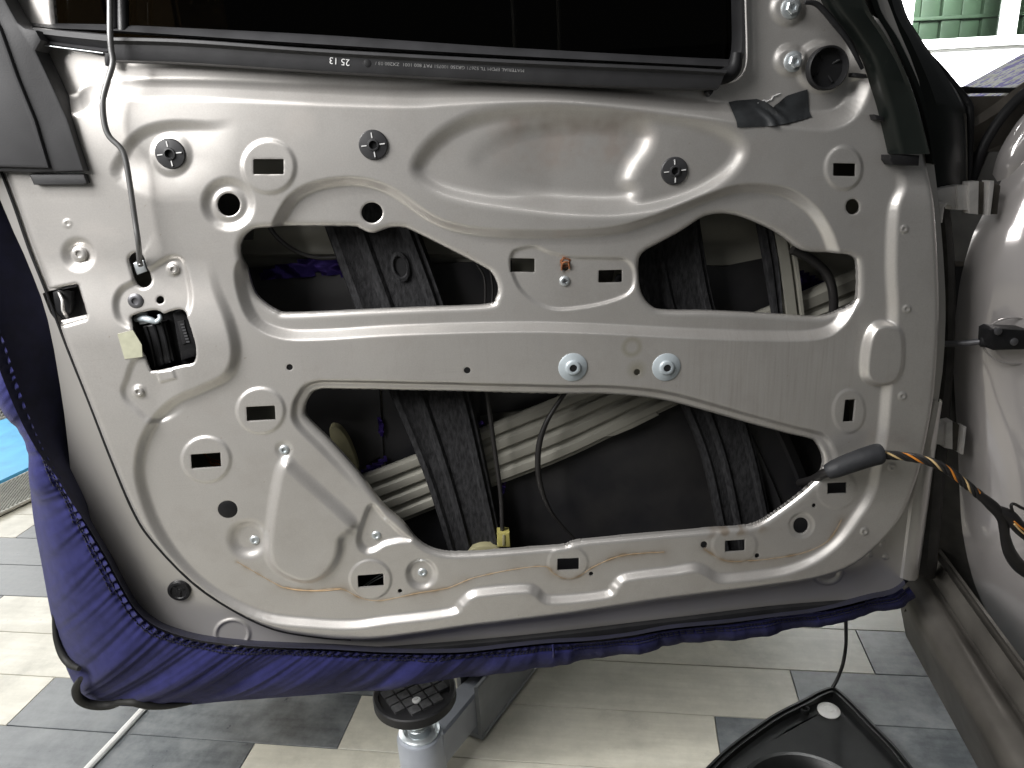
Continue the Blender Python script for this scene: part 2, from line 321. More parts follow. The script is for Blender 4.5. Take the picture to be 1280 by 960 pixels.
for rr in range(-3, 19):
    v0 = 0.106+rr*PW; off = 0.348+(rr)*STG
    for c in range(-5, 4):
        u0 = off+(c)*PLN
        while off > 1.3: off -= 2*PLN
        u0 = off+c*PLN
        pc = CARP(u0+PLN/2, v0+PW/2, 0)
        d = pc-CAM; dep = d@FW
        if dep < 0.2: continue
        X = 640+FPX*(d@RT)/dep; Y = 480-FPX*(d@UP)/dep; ext = 0.42*FPX/dep
        if X < -ext or X > 1280+ext or Y > 1010+ext or Y < 420: continue
        if X > 330 and Y < 700 - ext*0.1: continue
        o = mobj('floor_plank', None, None, None, floor, loc=CARP(u0, v0, 0), mesh=(pg_me if c % 2 == 0 else pw_me))
        o.rotation_euler = (0, 0, -DA)

# ------------------------------------------------------------------ far wall with window, seen past the windscreen pillar
wy = 3.3
wall = thing('garage_wall', 'bright white wall with window at the far right behind the car', 'wall', (1.9, wy, 0))
def wbox(name, x0, y0, x1, y1, ya, yb, m, par):
    p = [W(x0, y0, ya), W(x1, y0, ya), W(x1, y1, ya), W(x0, y1, ya)]
    return prism(name, p, ya, yb, m, par, bevel=0.004)
WX0, WX1 = W(1135, 50, wy)[0], W(1400, 50, wy)[0]
wz0 = W(1200, 48, wy)[2]; wz1 = wz0+1.0; wm1 = W(1258, 30, wy)[0]; wm2 = W(1269, 30, wy)[0]
def wb(name, x0, x1, z0, z1, ya, yb, m, par, bevel=0.004): return prism(name, [(x0, 0, z0), (x1, 0, z0), (x1, 0, z1), (x0, 0, z1)], ya, yb, m, par, bevel)
wb('wall_lower', WX0-0.3, WX1+0.8, 0.0, wz0-0.05, wy, wy+0.12, WHITEW, wall)
wb('wall_pier', WX0-0.3, WX0-0.05, wz0-0.05, wz1+0.3, wy, wy+0.12, WHITEW, wall)
wb('wall_pier', WX1+0.05, WX1+0.8, wz0-0.05, wz1+0.3, wy, wy+0.12, WHITEW, wall)
wb('window_frame', WX0-0.05, WX1+0.05, wz0-0.048, wz0, wy-0.03, wy+0.06, WHITEF, wall)
wb('window_frame', WX0-0.048, WX0, wz0+0.001, wz1, wy-0.028, wy+0.06, WHITEF, wall)
wb('mullion', wm1, wm2, wz0+0.001, wz1, wy-0.02, wy+0.06, WHITEF, wall)
wb('window_pane', WX0+0.002, wm1-0.002, wz0+0.002, wz1, wy+0.02, wy+0.026, CLEAR, wall, 0)
wb('window_pane', wm2+0.002, WX1, wz0+0.002, wz1, wy+0.02, wy+0.026, CLEAR, wall, 0)
fence = thing('green_fence', 'green sheet fence seen through the white framed window', 'fence', (2.4, wy+0.35, 0))
npan = 13; fx0 = WX0-0.1; fw = (WX1+0.3-fx0)/npan
fme = None
for i in range(npan):
    x0 = fx0+i*fw
    wb('fence_panel', x0+0.006, x0+fw-0.006, wz0-0.25, wz1+0.2, wy+0.35+0.01*(i % 2), wy+0.38, GREEN, fence, 0.004)
wb('rail', fx0, fx0+npan*fw, wz0+0.13, wz0+0.15, wy+0.335, wy+0.349, GREEN, fence, 0.003)

# ------------------------------------------------------------------ the door: pressed panel as a height field
door = thing('door_assembly', 'champagne car door stripped of its trim, inner metal panel exposed', 'car door', (0.05, 0.05, 0.30))
GS = 0.0013
X0, X1, Z0, Z1 = -0.60, 0.72, 0.30, 1.33
nx, nz = int((X1-X0)/GS)+1, int((Z1-Z0)/GS)+1
gx, gz = np.meshgrid(X0+GS*np.arange(nx), Z0+GS*np.arange(nz), indexing='ij')
PXM = 0.00098                             # metres of panel for one photo pixel
def pl2(pts, Y=0.0): return np.array([[W(p[0], p[1], Y)[0], W(p[0], p[1], Y)[2]] for p in pts])
def poly_sdf(poly, qx, qz):
    d = np.full(qx.shape, 1e9); ins = np.zeros(qx.shape, bool); k = len(poly)
    for i in range(k):
        a = poly[i]; b = poly[(i+1) % k]; ex, ez = b-a; wx, wz_ = qx-a[0], qz-a[1]
        t = np.clip((wx*ex+wz_*ez)/(ex*ex+ez*ez+1e-15), 0, 1)
        d = np.minimum(d, (wx-ex*t)**2+(wz_-ez*t)**2)
        c = (a[1] > qz) != (b[1] > qz)
        if abs(ez) > 1e-12: ins ^= c & (qx < ex*(qz-a[1])/ez+a[0])
    d = np.sqrt(d); return np.where(ins, -d, d)
class Field:
    def __init__(s, x0, x1, z0, z1):
        s.i0, s.i1 = max(0, int((x0-X0)/GS)), min(nx, int((x1-X0)/GS)+2); s.j0, s.j1 = max(0, int((z0-Z0)/GS)), min(nz, int((z1-Z0)/GS)+2)
        s.sl = (slice(s.i0, s.i1), slice(s.j0, s.j1))
def sdf_on(poly, margin):
    f = Field(poly[:, 0].min()-margin, poly[:, 0].max()+margin, poly[:, 1].min()-margin, poly[:, 1].max()+margin)
    return f.sl, poly_sdf(poly, gx[f.sl], gz[f.sl])
def ramp(d, wd, rr=0.32):
    t = np.clip((wd/2-d)/wd, 0, 1); m_ = 1/(1-rr)
    return np.where(t < rr, m_*t*t/(2*rr), np.where(t > 1-rr, 1-m_*(1-t)**2/(2*rr), m_*(t-rr/2)))
def sstep(a, b, x):
    t = np.clip((x-a)/(b-a), 0, 1); return t*t*(3-2*t)
# photo-pixel coordinates of every grid point (for fades)
_v = np.stack([gx-CAM[0], np.full_like(gx, -CAM[1]), gz-CAM[2]], -1); _d = _v@FW
gpx = 640+FPX*(_v@RT)/_d; gpy = 480-FPX*(_v@UP)/_d
def circ(px, py, r, ry=None, n=40): return [(px+r*math.cos(2*math.pi*k/n), py+(ry or r)*math.sin(2*math.pi*k/n)) for k in range(n)]

OUT = [(-130, -300), (-60, 60), (0, 205), (20, 258), (38, 310), (58, 360), (85, 432), (113, 502), (140, 572), (168, 638), (192, 675), (241, 726), (292, 761), (344, 785), (400, 795), (440, 798), (486, 796),
       (592, 781), (720, 765), (840, 747), (965, 731), (1027, 720), (1066, 704), (1100, 676), (1124, 645), (1140, 610), (1152, 570), (1166, 490), (1172, 400), (1171, 330), (1167, 260), (1160, 196), (1140, 100), (1110, 20), (1060, -120), (980, -300)]
out_poly = pl2(cr(OUT, 6, True))
def S(*p, n=6): return cr(p, n, True)
def o7(l, s, ox, oy): return [(ox+a/s, oy+b/s) for a, b in l]
H_UL = cr(o7([(70, 200), (80, 140), (120, 100), (180, 88), (330, 87), (560, 88), (600, 98), (632, 114), (665, 117), (700, 105), (740, 93), (790, 93), (830, 105), (1000, 190), (1150, 268), (1195, 300), (1222, 360), (1213, 412), (1170, 442), (900, 454), (640, 465), (290, 480), (220, 468), (150, 420), (115, 370), (92, 290)], 3.556, 280, 260), 6, True)
H_UR = cr(o7([(90, 400), (90, 310), (120, 265), (200, 220), (300, 165), (400, 100), (455, 80), (530, 75), (620, 95), (750, 150), (830, 200), (900, 252), (960, 268), (1100, 272), (1150, 285), (1176, 322), (1178, 470), (1160, 520), (1110, 565), (1040, 592), (960, 597), (700, 580), (440, 568), (220, 565), (150, 540), (105, 480)], 4.0, 780, 250), 6, True)
H_LO = cr(o7([(300, 38), (140, 40), (95, 75), (75, 130), (90, 180), (200, 290), (330, 430), (450, 580), (540, 660), (600, 735), (660, 780), (740, 803), (840, 805), (1000, 795), (1280, 772)], 3.765, 360, 480)
         + o7([(200, 638), (400, 618), (600, 600), (800, 583), (880, 577), (940, 558), (1000, 520), (1080, 460), (1150, 400), (1188, 350), (1193, 300), (1165, 245), (1130, 228), (1050, 210), (900, 170), (760, 130), (620, 92), (560, 78), (460, 62), (300, 51), (100, 49)], 3.2, 660, 480), 6, True)
H_WIN = cr([(60, -300), (55, -100), (58, 20), (75, 52), (105, 60), (150, 68), (300, 74), (500, 85), (700, 93), (880, 99), (915, 96), (930, 82), (932, 60), (931, 0), (925, -120), (910, -300)], 6, True)
H_LATCH = cr(o7([(725, 340), (760, 305), (820, 288), (885, 275), (930, 282), (965, 300), (1010, 284), (1075, 270), (1120, 290), (1150, 345), (1205, 520), (1195, 640), (1100, 667), (900, 712), (868, 695), (835, 610), (780, 475)], 5.818, 40, 340), 5, True)
H_SIDE = o7([(60, 150), (105, 128), (325, 85), (345, 95), (418, 300), (410, 335), (235, 385), (190, 392), (120, 300)], 5.818, 40, 340)
_s0, _s1, _sr = np.array([170.5, 325.5]), np.array([178.4, 350.3]), 9.8
_sd = (_s1-_s0)/np.linalg.norm(_s1-_s0); _sa = math.atan2(_sd[1], _sd[0])
H_SLOT = [tuple(_s1+_sr*np.array([math.cos(_sa-math.pi/2+t), math.sin(_sa-math.pi/2+t)])) for t in np.linspace(0, math.pi, 12)] + [tuple(_s0+_sr*np.array([math.cos(_sa+math.pi/2+t), math.sin(_sa+math.pi/2+t)])) for t in np.linspace(0, math.pi, 12)]
def rect(cx, cy, w_, h_, sl=0.0, sk=0.0): return [(cx-w_/2-sk, cy-h_/2-sl), (cx+w_/2-sk, cy-h_/2+sl), (cx+w_/2+sk, cy+h_/2+sl), (cx-w_/2+sk, cy+h_/2-sl)]
RECTS = [(337, 208, 38, 19, 0, 0), (654.5, 334, 31, 17.5, .2, 0), (766, 348, 30, 16, -.3, 0), (1054.5, 212, 28, 16, .3, 0), (326.5, 516, 36, 18, -1, .5), (258, 575, 37, 18, -1.2, .5), (463.5, 725, 32, 15.5, -1.2, .3), (710, 705, 27, 15, -.6, 0), (918.5, 682, 25, 14.5, -.8, 0), (1046, 610, 24, 14, -.5, 0), (1061, 513, 13, 28, -.3, -1.5)]
ROUNDS = [(285.5, 256, 14.3, 14.6), (464, 267, 13.5, 13.2), (1066, 258.5, 8.8, 9.8), (1002, 658, 9.5, 10.3), (285, 636, 11.5, 10), (362, 459, 4, 4), (584, 463, 4.2, 4.2), (796.5, 465.5, 4, 4.3), (880, 681, 4.2, 4.5), (946.5, 695, 3, 3.2), (739, 717.5, 2.8, 2.8), (500, 739, 2.8, 2.8), (1017.5, 632, 2.6, 2.8), (200.5, 375, 5, 5), (1035, 85, 21, 22), (709, 337, 4.2, 4.2)]
phi_out_sl, _ = None, None
phi = poly_sdf(out_poly[::2], gx, gz); d_out = -phi.copy(); kind = np.zeros(gx.shape, np.int8)   # 0 outer edge
H = np.zeros_like(gx)
def cut(pts, k, rr, drop):
    """punch an opening; its lip rolls back by drop over the distance rr"""
    sl, d = sdf_on(pl2(pts), rr+0.004)
    t = np.clip(1-d/rr, 0, 1); H[sl] -= drop*(1-np.sqrt(np.clip(1-t*t, 0, 1)))
    v = -d; rep = v > phi[sl]; phi[sl] = np.where(rep, v, phi[sl]); kind[sl] = np.where(rep, k, kind[sl])
def feat(pts, dz, wpx, fade=None, smooth=6, rr=0.32):
    p = pl2(cr(pts, smooth, True) if smooth else pts); wd = wpx*PXM
    sl, d = sdf_on(p, wd)
    a = dz*ramp(d, wd, rr)
    if fade is not None: a = a*fade(gpx[sl], gpy[sl])
    H[sl] += a
mm = 0.001
# belt recess above the long shoulder line
feat([(92, 131), (112, 116), (140, 112), (240, 111), (400, 118), (510, 121), (560, 118), (640, 114.5), (720, 117), (840, 132), (920, 140), (1000, 149), (1040, 150), (1066, 136), (1082, 100), (1078, 50), (1085, -320), (-180, -320), (-60, 40), (40, 120)], -15*mm, 26, smooth=5, rr=0.22)
# soft crown of the upper field
H += 4*mm*np.exp(-((gpx-250)/380)**2-((gpy-190)/90)**2)
# pocket round the upper openings
feat([(330, 318), (342, 290), (352, 268), (366, 248), (390, 234), (425, 227), (455, 228), (482, 236), (507, 251), (537, 272), (570, 285), (620, 292), (700, 293), (765, 289), (810, 277), (850, 262), (890, 246), (925, 236), (960, 236), (990, 243), (1018, 264), (1036, 292), (1048, 325), (1062, 350), (1066, 380), (1050, 407), (1020, 420), (950, 421), (840, 417), (740, 412), (640, 410), (500, 414), (400, 420), (350, 418), (316, 400), (300, 360), (302, 330)], -11*mm, 13, rr=0.22)
_sl, _d = sdf_on(pl2(H_LO), 0.03)
H[_sl] -= 6*mm*ramp(_d-0.0125, 0.009, 0.3)*(1-sstep(545, 620, gpy[_sl]))
# raised outer frame with the stepped lower ledge
INT = [(262, 300), (268, 350), (288, 400), (296, 440), (285, 468), (255, 484), (220, 500), (195, 525), (180, 555), (176, 590), (186, 630), (205, 670), (235, 710), (275, 743), (330, 768), (390, 776), (440, 778), (482, 773), (562, 763), (576, 752), (588, 741), (606, 737), (655, 733), (670, 737), (688, 747), (755, 741), (768, 730), (782, 719), (840, 711), (866, 707), (880, 711), (897, 720), (922, 719), (975, 712), (1015, 697), (1045, 674), (1067, 645), (1085, 615), (1094, 580), (1100, 545), (1106, 482), (1113, 396), (1111, 330), (1114, 262), (1125, 232), (1122, 205), (1120, 160), (700, 150), (262, 150)]
p_int = pl2(cr(INT, 6, True)); sl, d = sdf_on(p_int, 0.03); full = np.full(gx.shape, 1e3); full[sl] = d
fl = np.where(gpx < 640, sstep(320, 430, gpy), sstep(195, 260, gpy))
H += 9*mm*(1-ramp(full, 14*PXM))*fl
# long dished hand pocket with the clip boss at its end
feat([(522, 212), (534, 188), (560, 165), (600, 147), (660, 139), (740, 138), (820, 144), (880, 155), (918, 172), (927, 190), (916, 210), (893, 229), (860, 246), (820, 258), (770, 264), (700, 262), (640, 255), (580, 245), (542, 232)], -8*mm, 24, rr=0.42)
feat([(596, 205), (612, 180), (650, 162), (700, 155), (750, 154), (796, 157), (812, 168), (808, 186), (794, 206), (786, 226), (792, 242), (776, 252), (720, 252), (670, 246), (625, 232)], -8.5*mm, 31, rr=0.45, fade=lambda x, y: 0.25+0.75*sstep(600, 700, x))
# hollow round the first clip
feat([(150, 225), (156, 192), (176, 168), (210, 157), (262, 157), (330, 160), (330, 260), (230, 262)], -4.5*mm, 13, fade=lambda x, y: (1-sstep(215, 300, x))*(1-sstep(195, 255, y)))
for (cx, cy, r, ry, dz, wd) in [(214, 193, 23, 24, 2.5, 9), (337, 208, 33, 33, 2.2, 6), (1054, 210, 23, 27, 2.0, 6), (326, 513, 30, 28.5, 2.2, 5.5), (258, 574, 30.5, 28.5, 2.2, 5.5), (463, 724, 26, 24.5, 1.8, 5), (710, 703, 25, 21, 1.0, 6), (918, 682, 28, 22, 0.9, 7), (1061, 514, 20, 27, 1.2, 6), (1046, 612, 25, 24, 0.8, 6)]:
    feat(circ(cx, cy, r, ry), dz*mm, wd, smooth=0)
feat(circ(285.5, 255, 29), -5*mm, 12, smooth=0); feat(circ(285.5, 255.5, 19), 1.5*mm, 8, smooth=0)
feat(circ(1002, 657, 15), -1.5*mm, 7, smooth=0)
# latch field
feat([(152, 398), (146, 378), (152, 362), (168, 352), (190, 335), (212, 322), (226, 324), (233, 340), (239, 372), (234, 392), (215, 402), (172, 407)], -4*mm, 8)
feat([(181, 440), (160, 475), (158, 492), (172, 508), (200, 526), (240, 500), (250, 450)], -3.2*mm, 8, fade=lambda x, y: 1-sstep(195, 235, x))
feat([(197, 462), (219, 459), (223, 470), (203, 476)], 1.8*mm, 4, smooth=0)
# screw dishes
feat(circ(98, 318, 16), -5*mm, 14, smooth=0); feat(circ(98, 318, 9), 3*mm, 5, smooth=0)
feat(circ(310, 674, 21, 20), -6*mm, 18, smooth=0, rr=0.45); feat(circ(527, 718, 17), -5*mm, 11, smooth=0); feat(circ(355, 562, 9), -2*mm, 8, smooth=0); feat(circ(216, 337, 8), 1.2*mm, 4, smooth=0); feat(circ(176, 487, 8), 1.2*mm, 4, smooth=0)
feat([(448, 676), (455, 650), (465, 632), (482, 650), (502, 668), (512, 675), (496, 677), (480, 681), (468, 688), (456, 689)], -6*mm, 11)
# centre plate
feat([(640, 337), (642, 318), (655, 312), (672, 311), (690, 318), (720, 324), (760, 325), (785, 327), (796, 342), (793, 364), (775, 376), (735, 386), (690, 388), (655, 368)], -3*mm, 6)
# raised rounded triangle
feat([(351, 584), (360, 577), (372, 588), (410, 622), (441, 652), (437, 662), (427, 672), (424, 692), (410, 714), (387, 725), (365, 721), (345, 709), (336, 690), (338, 655), (344, 615)], 8*mm, 18, rr=0.42)
# pad bump and weld marks on the hinge side
_sl, _d = sdf_on(pl2(cr([(1077, 458), (1081, 425), (1090, 407), (1105, 403), (1118, 409), (1123, 425), (1122, 456), (1112, 474), (1095, 479), (1081, 473)], 6, True)), 0.012)
_m = ramp(_d, 9*PXM, 0.4); H[_sl] = H[_sl]*(1-_m)+12*mm*_m
for (cx, cy) in [(1125, 285), (1128, 384), (1123, 492), (1076, 660), (1110, 580)]:
    feat(circ(cx, cy, 4.4), 1.6*mm, 3, smooth=0); feat(circ(cx-.4, cy+.2, 2.0), -1.2*mm, 2.5, smooth=0)
feat(circ(85, 279, 4.6), 1.2*mm, 3, smooth=0); feat(circ(85.5, 279.3, 3), -1.2*mm, 2.5, smooth=0)
# bolt bosses of the mirror corner
for (cx, cy, r) in [(992, 8, 20), (994, 74, 18), (1034, 82, 31)]: feat(circ(cx, cy, r), 4*mm, 10, smooth=0)
# shallow waves of pressed sheet metal
H += 0.35*mm*np.sin(gx*23+1.3*np.sin(gz*17))*np.sin(gz*19+0.7)+0.12*mm*np.sin(gx*71+gz*53)
# rolled outer edge
t_ = np.clip(1-d_out/0.011, 0, 1); H -= 0.010*(1-np.sqrt(np.clip(1-t_*t_, 0, 1)))
for h_, dr in ((H_UL, 5), (H_UR, 5), (H_LO, 6)): cut(h_, 1, 0.0075, dr*mm)
cut(H_WIN, 1, 0.004, 3*mm)
cut(H_LATCH, 2, 0.0025, 2*mm); cut(H_SLOT, 2, 0.003, 2.5*mm); cut(H_SIDE, 1, 0.003, 2*mm)
for r_ in RECTS: cut(rect(*r_), 2, 0.0007, 0.4*mm)
for (cx, cy, a, b) in ROUNDS: cut(circ(cx, cy, a, b, 28), 2, 0.0018 if a > 6 else 0.0008, 1.0*mm if a > 6 else 0.4*mm)

def fnoise(cx, cz, seed):
    r_ = np.random.RandomState(seed).randn(nx, nz); fx = np.fft.fftfreq(nx, GS)[:, None]; fz = np.fft.fftfreq(nz, GS)[None, :]
    f = np.fft.ifft2(np.fft.fft2(r_)*np.exp(-((fx*cx)**2+(fz*cz)**2)*2)).real; return f/f.std()
BEADS = [[(296, 702), (320, 716), (345, 730), (358, 735), (390, 738), (425, 736), (450, 747), (475, 751), (520, 742), (560, 735), (590, 723), (640, 712), (680, 708), (692, 716), (706, 723), (722, 721), (745, 707), (780, 694), (830, 690)],
         [(881, 687), (905, 700), (930, 701), (960, 699), (1005, 691), (1035, 676), (1052, 650)]]
dl = np.full(gx.shape, 1.0)
for bd in BEADS:
    q = cr(bd, 4); q = pl2(list(q))
    f = Field(q[:, 0].min()-0.03, q[:, 0].max()+0.03, q[:, 1].min()-0.03, q[:, 1].max()+0.03)
    m0 = np.full(gx[f.sl].shape, 1.0)
    for a_, b_ in zip(q[:-1], q[1:]):
        e_ = b_-a_; t = np.clip(((gx[f.sl]-a_[0])*e_[0]+(gz[f.sl]-a_[1])*e_[1])/(e_@e_+1e-12), 0, 1)
        m0 = np.minimum(m0, np.hypot(gx[f.sl]-a_[0]-e_[0]*t, gz[f.sl]-a_[1]-e_[1]*t))
    dl[f.sl] = np.minimum(dl[f.sl], m0)
nA, nB, nC = fnoise(0.010, 0.010, 1), fnoise(0.035, 0.03, 2), fnoise(0.0035, 0.0035, 3)
STAIN = np.clip(0.42*np.exp(-(dl/0.0028)**2)*(0.8+0.5*nA)+0.16*np.exp(-(dl/0.010)**2)*(0.6+0.6*nB), 0, 0.75)
rc_ = W(709, 337); rd = np.hypot(gx-rc_[0], gz-rc_[2]); STAIN = np.maximum(STAIN, np.clip(0.9*np.exp(-(rd/0.0065)**2)*(0.8+0.5*nC), 0, 0.9))
rc_ = W(920, 664); STAIN = np.maximum(STAIN, np.clip(0.5*np.exp(-((gx-rc_[0])/0.045)**2-((gz-rc_[2])/0.007)**2)*(0.4+0.8*nA), 0, 0.6))
dots = fnoise(0.0016, 0.0016, 11); STAIN = np.maximum(STAIN, np.clip((dots-3.35)*0.9, 0, 0.55))
scr = fnoise(0.045, 0.0012, 12)*np.clip(fnoise(0.05, 0.04, 13), 0, 2)
bw = np.exp(-((gpx-720)/95)**4-((gpy-178)/36)**4); bw2 = np.exp(-((gpx-600)/70)**2-((gpy-200)/28)**2)
SMUD = np.clip(0.72*bw*(0.75+0.45*nB+0.25*nA)-0.15*bw2, 0, 0.8)+np.clip(0.07*(nB-0.2)+0.03*(nA-0.5), 0, 0.16)
strk = fnoise(0.0018, 0.06, 5); SMUD += np.clip(0.05*(scr-1.2), 0, 0.12); SMUD += np.clip(0.16*np.exp(-((gpx-950)/110)**4-((gpy-480)/70)**4)*(0.5+0.6*strk), 0, 0.4)+np.clip(0.05*(strk-0.9)*np.exp(-((gpy-445)/45)**4), 0, 0.1)
def surf(px, py, up=0.0):
    p = W(px, py); i = int(np.clip((p[0]-X0)/GS, 0, nx-1)); j = int(np.clip((p[2]-Z0)/GS, 0, nz-1))
    return np.array([p[0], -H[i, j]-up, p[2]])
def build_sheet(name, phi, kind, H, base_y, depths, m, parent, attrs=None):
    inside = phi < 0
    idx = np.full(phi.shape, -1, np.int64); idx[inside] = np.arange(inside.sum())
    V = [np.stack([gx[inside], base_y-H[inside], gz[inside]], 1)]
    cnt = int(inside.sum()); a = idx[:-1, :-1]; b = idx[1:, :-1]; c = idx[1:, 1:]; d = idx[:-1, 1:]
    nin = (a >= 0).astype(int)+(b >= 0)+(c >= 0)+(d >= 0)
    q = nin == 4; quads = np.stack([a[q], b[q], c[q], d[q]], 1)
    ev = {}; extra = []; polys = []; rim = []
    def edge(p, r_):
        key = (p, r_) if p < r_ else (r_, p)
        if key not in ev:
            f0, f1 = phi[p], phi[r_]; t = f0/(f0-f1); t = min(max(t, 0.02), 0.98)
            P = (gx[p]+(gx[r_]-gx[p])*t, base_y-(H[p]+(H[r_]-H[p])*t), gz[p]+(gz[r_]-gz[p])*t)
            ev[key] = cnt+len(extra); extra.append((P, depths[kind[p] if f0 > f1 else kind[r_]]))
        return ev[key]
    for i, j in np.argwhere((nin > 0) & (nin < 4)):
        cs = [(i, j), (i+1, j), (i+1, j+1), (i, j+1)]; poly = []; on = []
        for k in range(4):
            p, r_ = cs[k], cs[(k+1) % 4]
            if inside[p]: poly.append(idx[p])
            if inside[p] != inside[r_]: e = edge(p, r_); poly.append(e); on.append(e)
        if len(poly) >= 3: polys.append(poly)
        if len(on) == 2: rim.append((on[0], on[1]))
    nb = cnt+len(extra); rv = {}; rims = []; rp = []
    ex = np.array([e[0] for e in extra]); dep = np.array([e[1] for e in extra])
    front = ex.copy(); back = ex.copy(); back[:, 1] += dep
    n_e = len(extra)
    V = np.concatenate([V[0], ex, front, back])
    for (p, r_) in rim:
        k1, k2 = p-cnt, r_-cnt; rims.append((nb+k1, nb+k2, nb+n_e+k2, nb+n_e+k1))
    loc = ORG[parent.name]; V = V-loc
    loops = np.concatenate([quads.ravel(), np.array([x for p in polys for x in p], np.int64), np.array(rims, np.int64).ravel()])
    sizes = np.concatenate([np.full(len(quads), 4), np.array([len(p) for p in polys], int), np.full(len(rims), 4)])
    me = bpy.data.meshes.new(name); me.vertices.add(len(V)); me.vertices.foreach_set('co', V.astype(np.float32).ravel())
    me.loops.add(len(loops)); me.loops.foreach_set('vertex_index', loops.astype(np.int32))
    st = np.r_[0, np.cumsum(sizes)[:-1]]; me.polygons.add(len(sizes)); me.polygons.foreach_set('loop_start', st.astype(np.int32))
    me.polygons.foreach_set('use_smooth', np.ones(len(sizes), bool)); me.update(calc_edges=True); me.validate()
    for an, arr in (attrs or {}).items():
        at = me.attributes.new(an, 'FLOAT', 'POINT'); i_ = np.clip(((ex[:, 0]-X0)/GS).astype(int), 0, nx-1); j_ = np.clip(((ex[:, 2]-Z0)/GS).astype(int), 0, nz-1)
        e_ = arr[i_, j_]; at.data.foreach_set('value', np.concatenate([arr[inside], e_, e_, e_]).astype(np.float32))
    me.materials.append(m); o = bpy.data.objects.new(name, me); C.objects.link(o); o.parent = parent; ORG[o.name] = loc; return o
inner_panel = build_sheet('inner_panel', phi, kind, H, 0.0, {0: 0.016, 1: 0.006, 2: 0.0022}, PANEL, door, {'smudge': SMUD, 'stain': STAIN})
HP = H.copy()

# flange behind the panel edge, a second pressed sheet
FL_Y = 0.014
FLO = [(-140, -300), (-70, 60), (0, 250), (35, 330), (60, 400), (78, 500), (88, 590), (95, 660), (115, 730), (160, 795), (240, 828), (340, 838), (480, 832), (640, 818), (840, 792), (980, 770), (1080, 752), (1124, 736), (1132, 700), (1146, 640), (1160, 560), (1176, 480), (1182, 400), (1180, 330), (1174, 260), (1166, 196), (1148, 100), (1116, 20), (1066, -120), (990, -300)]
H[:] = 0; phi2 = poly_sdf(pl2(cr(FLO, 5, True), FL_Y)[::2], gx, gz)
sl, d = sdf_on(out_poly[::2], 0.03); big = np.full(gx.shape, -1.0); big[...] = -d_out
phi2 = np.maximum(phi2, -big-0.030)        # a band only: 30 mm under the panel rim
_sl, _d = sdf_on(pl2(H_SIDE, FL_Y), 0.01); phi2[_sl] = np.maximum(phi2[_sl], -_d-0.002)
kind2 = np.where(-big-0.030 >= phi2-1e-9, 1, 0).astype(np.int8)
feat(circ(287, 800, 23, 19), 2.0*mm, 4, smooth=0); feat(circ(287, 800, 19, 15.5), -2.0*mm, 3, smooth=0)
feat(circ(1040, 722, 20, 16), 2.2*mm, 5, smooth=0); feat(circ(1040, 722, 14, 11), -2.2*mm, 4, smooth=0)
feat(circ(1110, 685, 3.6), 1.4*mm, 3, smooth=0); feat(circ(1094, 699, 3.6), 1.4*mm, 3, smooth=0); feat(circ(1114, 702, 3.4), 1.4*mm, 3, smooth=0)
H += 0.5*mm*np.sin(gx*31+gz*21)
flange = build_sheet('edge_flange', phi2, kind2, H, FL_Y, {0: 0.012, 1: 0.002}, PAINT, door)
H = HP

# folded dark seam line between panel edge and flange
def along(pts, Y, n=10): return cr(WL(pts, Y), n)
seam_px = [(0, 205), (20, 258), (38, 310), (58, 360), (85, 432), (113, 502), (140, 572), (168, 638), (192, 675), (241, 726), (292, 761), (344, 785), (400, 795), (440, 798)]
V, F = tube_geo(along([(x-1.5, y+1.5) for x, y in seam_px], 0.0125), 0.0016, 8); mobj('edge_gasket', V, F, RUBBER, door)
# lower rubber strip on the flange
loft('drip_strip', WL([(260, 812), (440, 810), (640, 795), (840, 772), (965, 757), (1078, 748)], 0.012), WL([(255, 826), (440, 826), (640, 812), (840, 787), (965, 770), (1082, 757)], 0.012), [(0, 0), (0.1, 0.006), (0.5, 0.008), (0.9, 0.005), (1, -0.004)], RUBBER, door)
# front edge hem beside the hinges
loft('hinge_edge_hem', WL([(1166, 500), (1150, 570), (1138, 620), (1124, 722)], 0.012), WL([(1178, 500), (1170, 570), (1164, 620), (1150, 722)], 0.03), [(0, -0.004), (0.1, 0.003), (0.3, 0.008), (0.6, 0.008), (0.85, 0.003), (1, -0.006)], PAINT, door)

# outer skin: the closed shell that carries the outside of the door
sk = resample(cr(WL(FLO, 0.026), 4, True), 150)
V = []; F = []; k = len(sk); cen = sk.mean(0)
for (y, s_) in ((0.026, 1.0), (0.055, 1.004), (0.085, 0.995), (0.105, 0.97), (0.112, 0.9)):
    for p in sk: V.append((cen[0]+(p[0]-cen[0])*s_, y, cen[2]+(p[2]-cen[2])*s_))
for i in range(4):
    for j in range(k): F.append((i*k+j, i*k+(j+1) % k, (i+1)*k+(j+1) % k, (i+1)*k+j))
belt = W(600, 70, 0.1)[2]
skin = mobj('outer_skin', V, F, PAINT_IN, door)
# closing sheet of the skin below the glass line
pts2 = [p for p in np.array(V[4*k:5*k])]
low = [p for p in pts2 if p[2] < belt-0.0]
xs = sorted(low, key=lambda p: p[0])
def clip_poly(P, zmax):
    o_ = []
    for i in range(len(P)):
        a_, b_ = P[i], P[(i+1) % len(P)]
        if a_[2] <= zmax: o_.append(a_)
        if (a_[2] <= zmax) != (b_[2] <= zmax): t = (zmax-a_[2])/(b_[2]-a_[2]); o_.append(a_+(b_-a_)*t)
    return o_
cp = clip_poly(pts2, belt)
mobj('skin_inner_face', [(p[0], 0.112, p[2]) for p in cp], [tuple(range(len(cp)))], PAINT_IN, door, smooth=False)

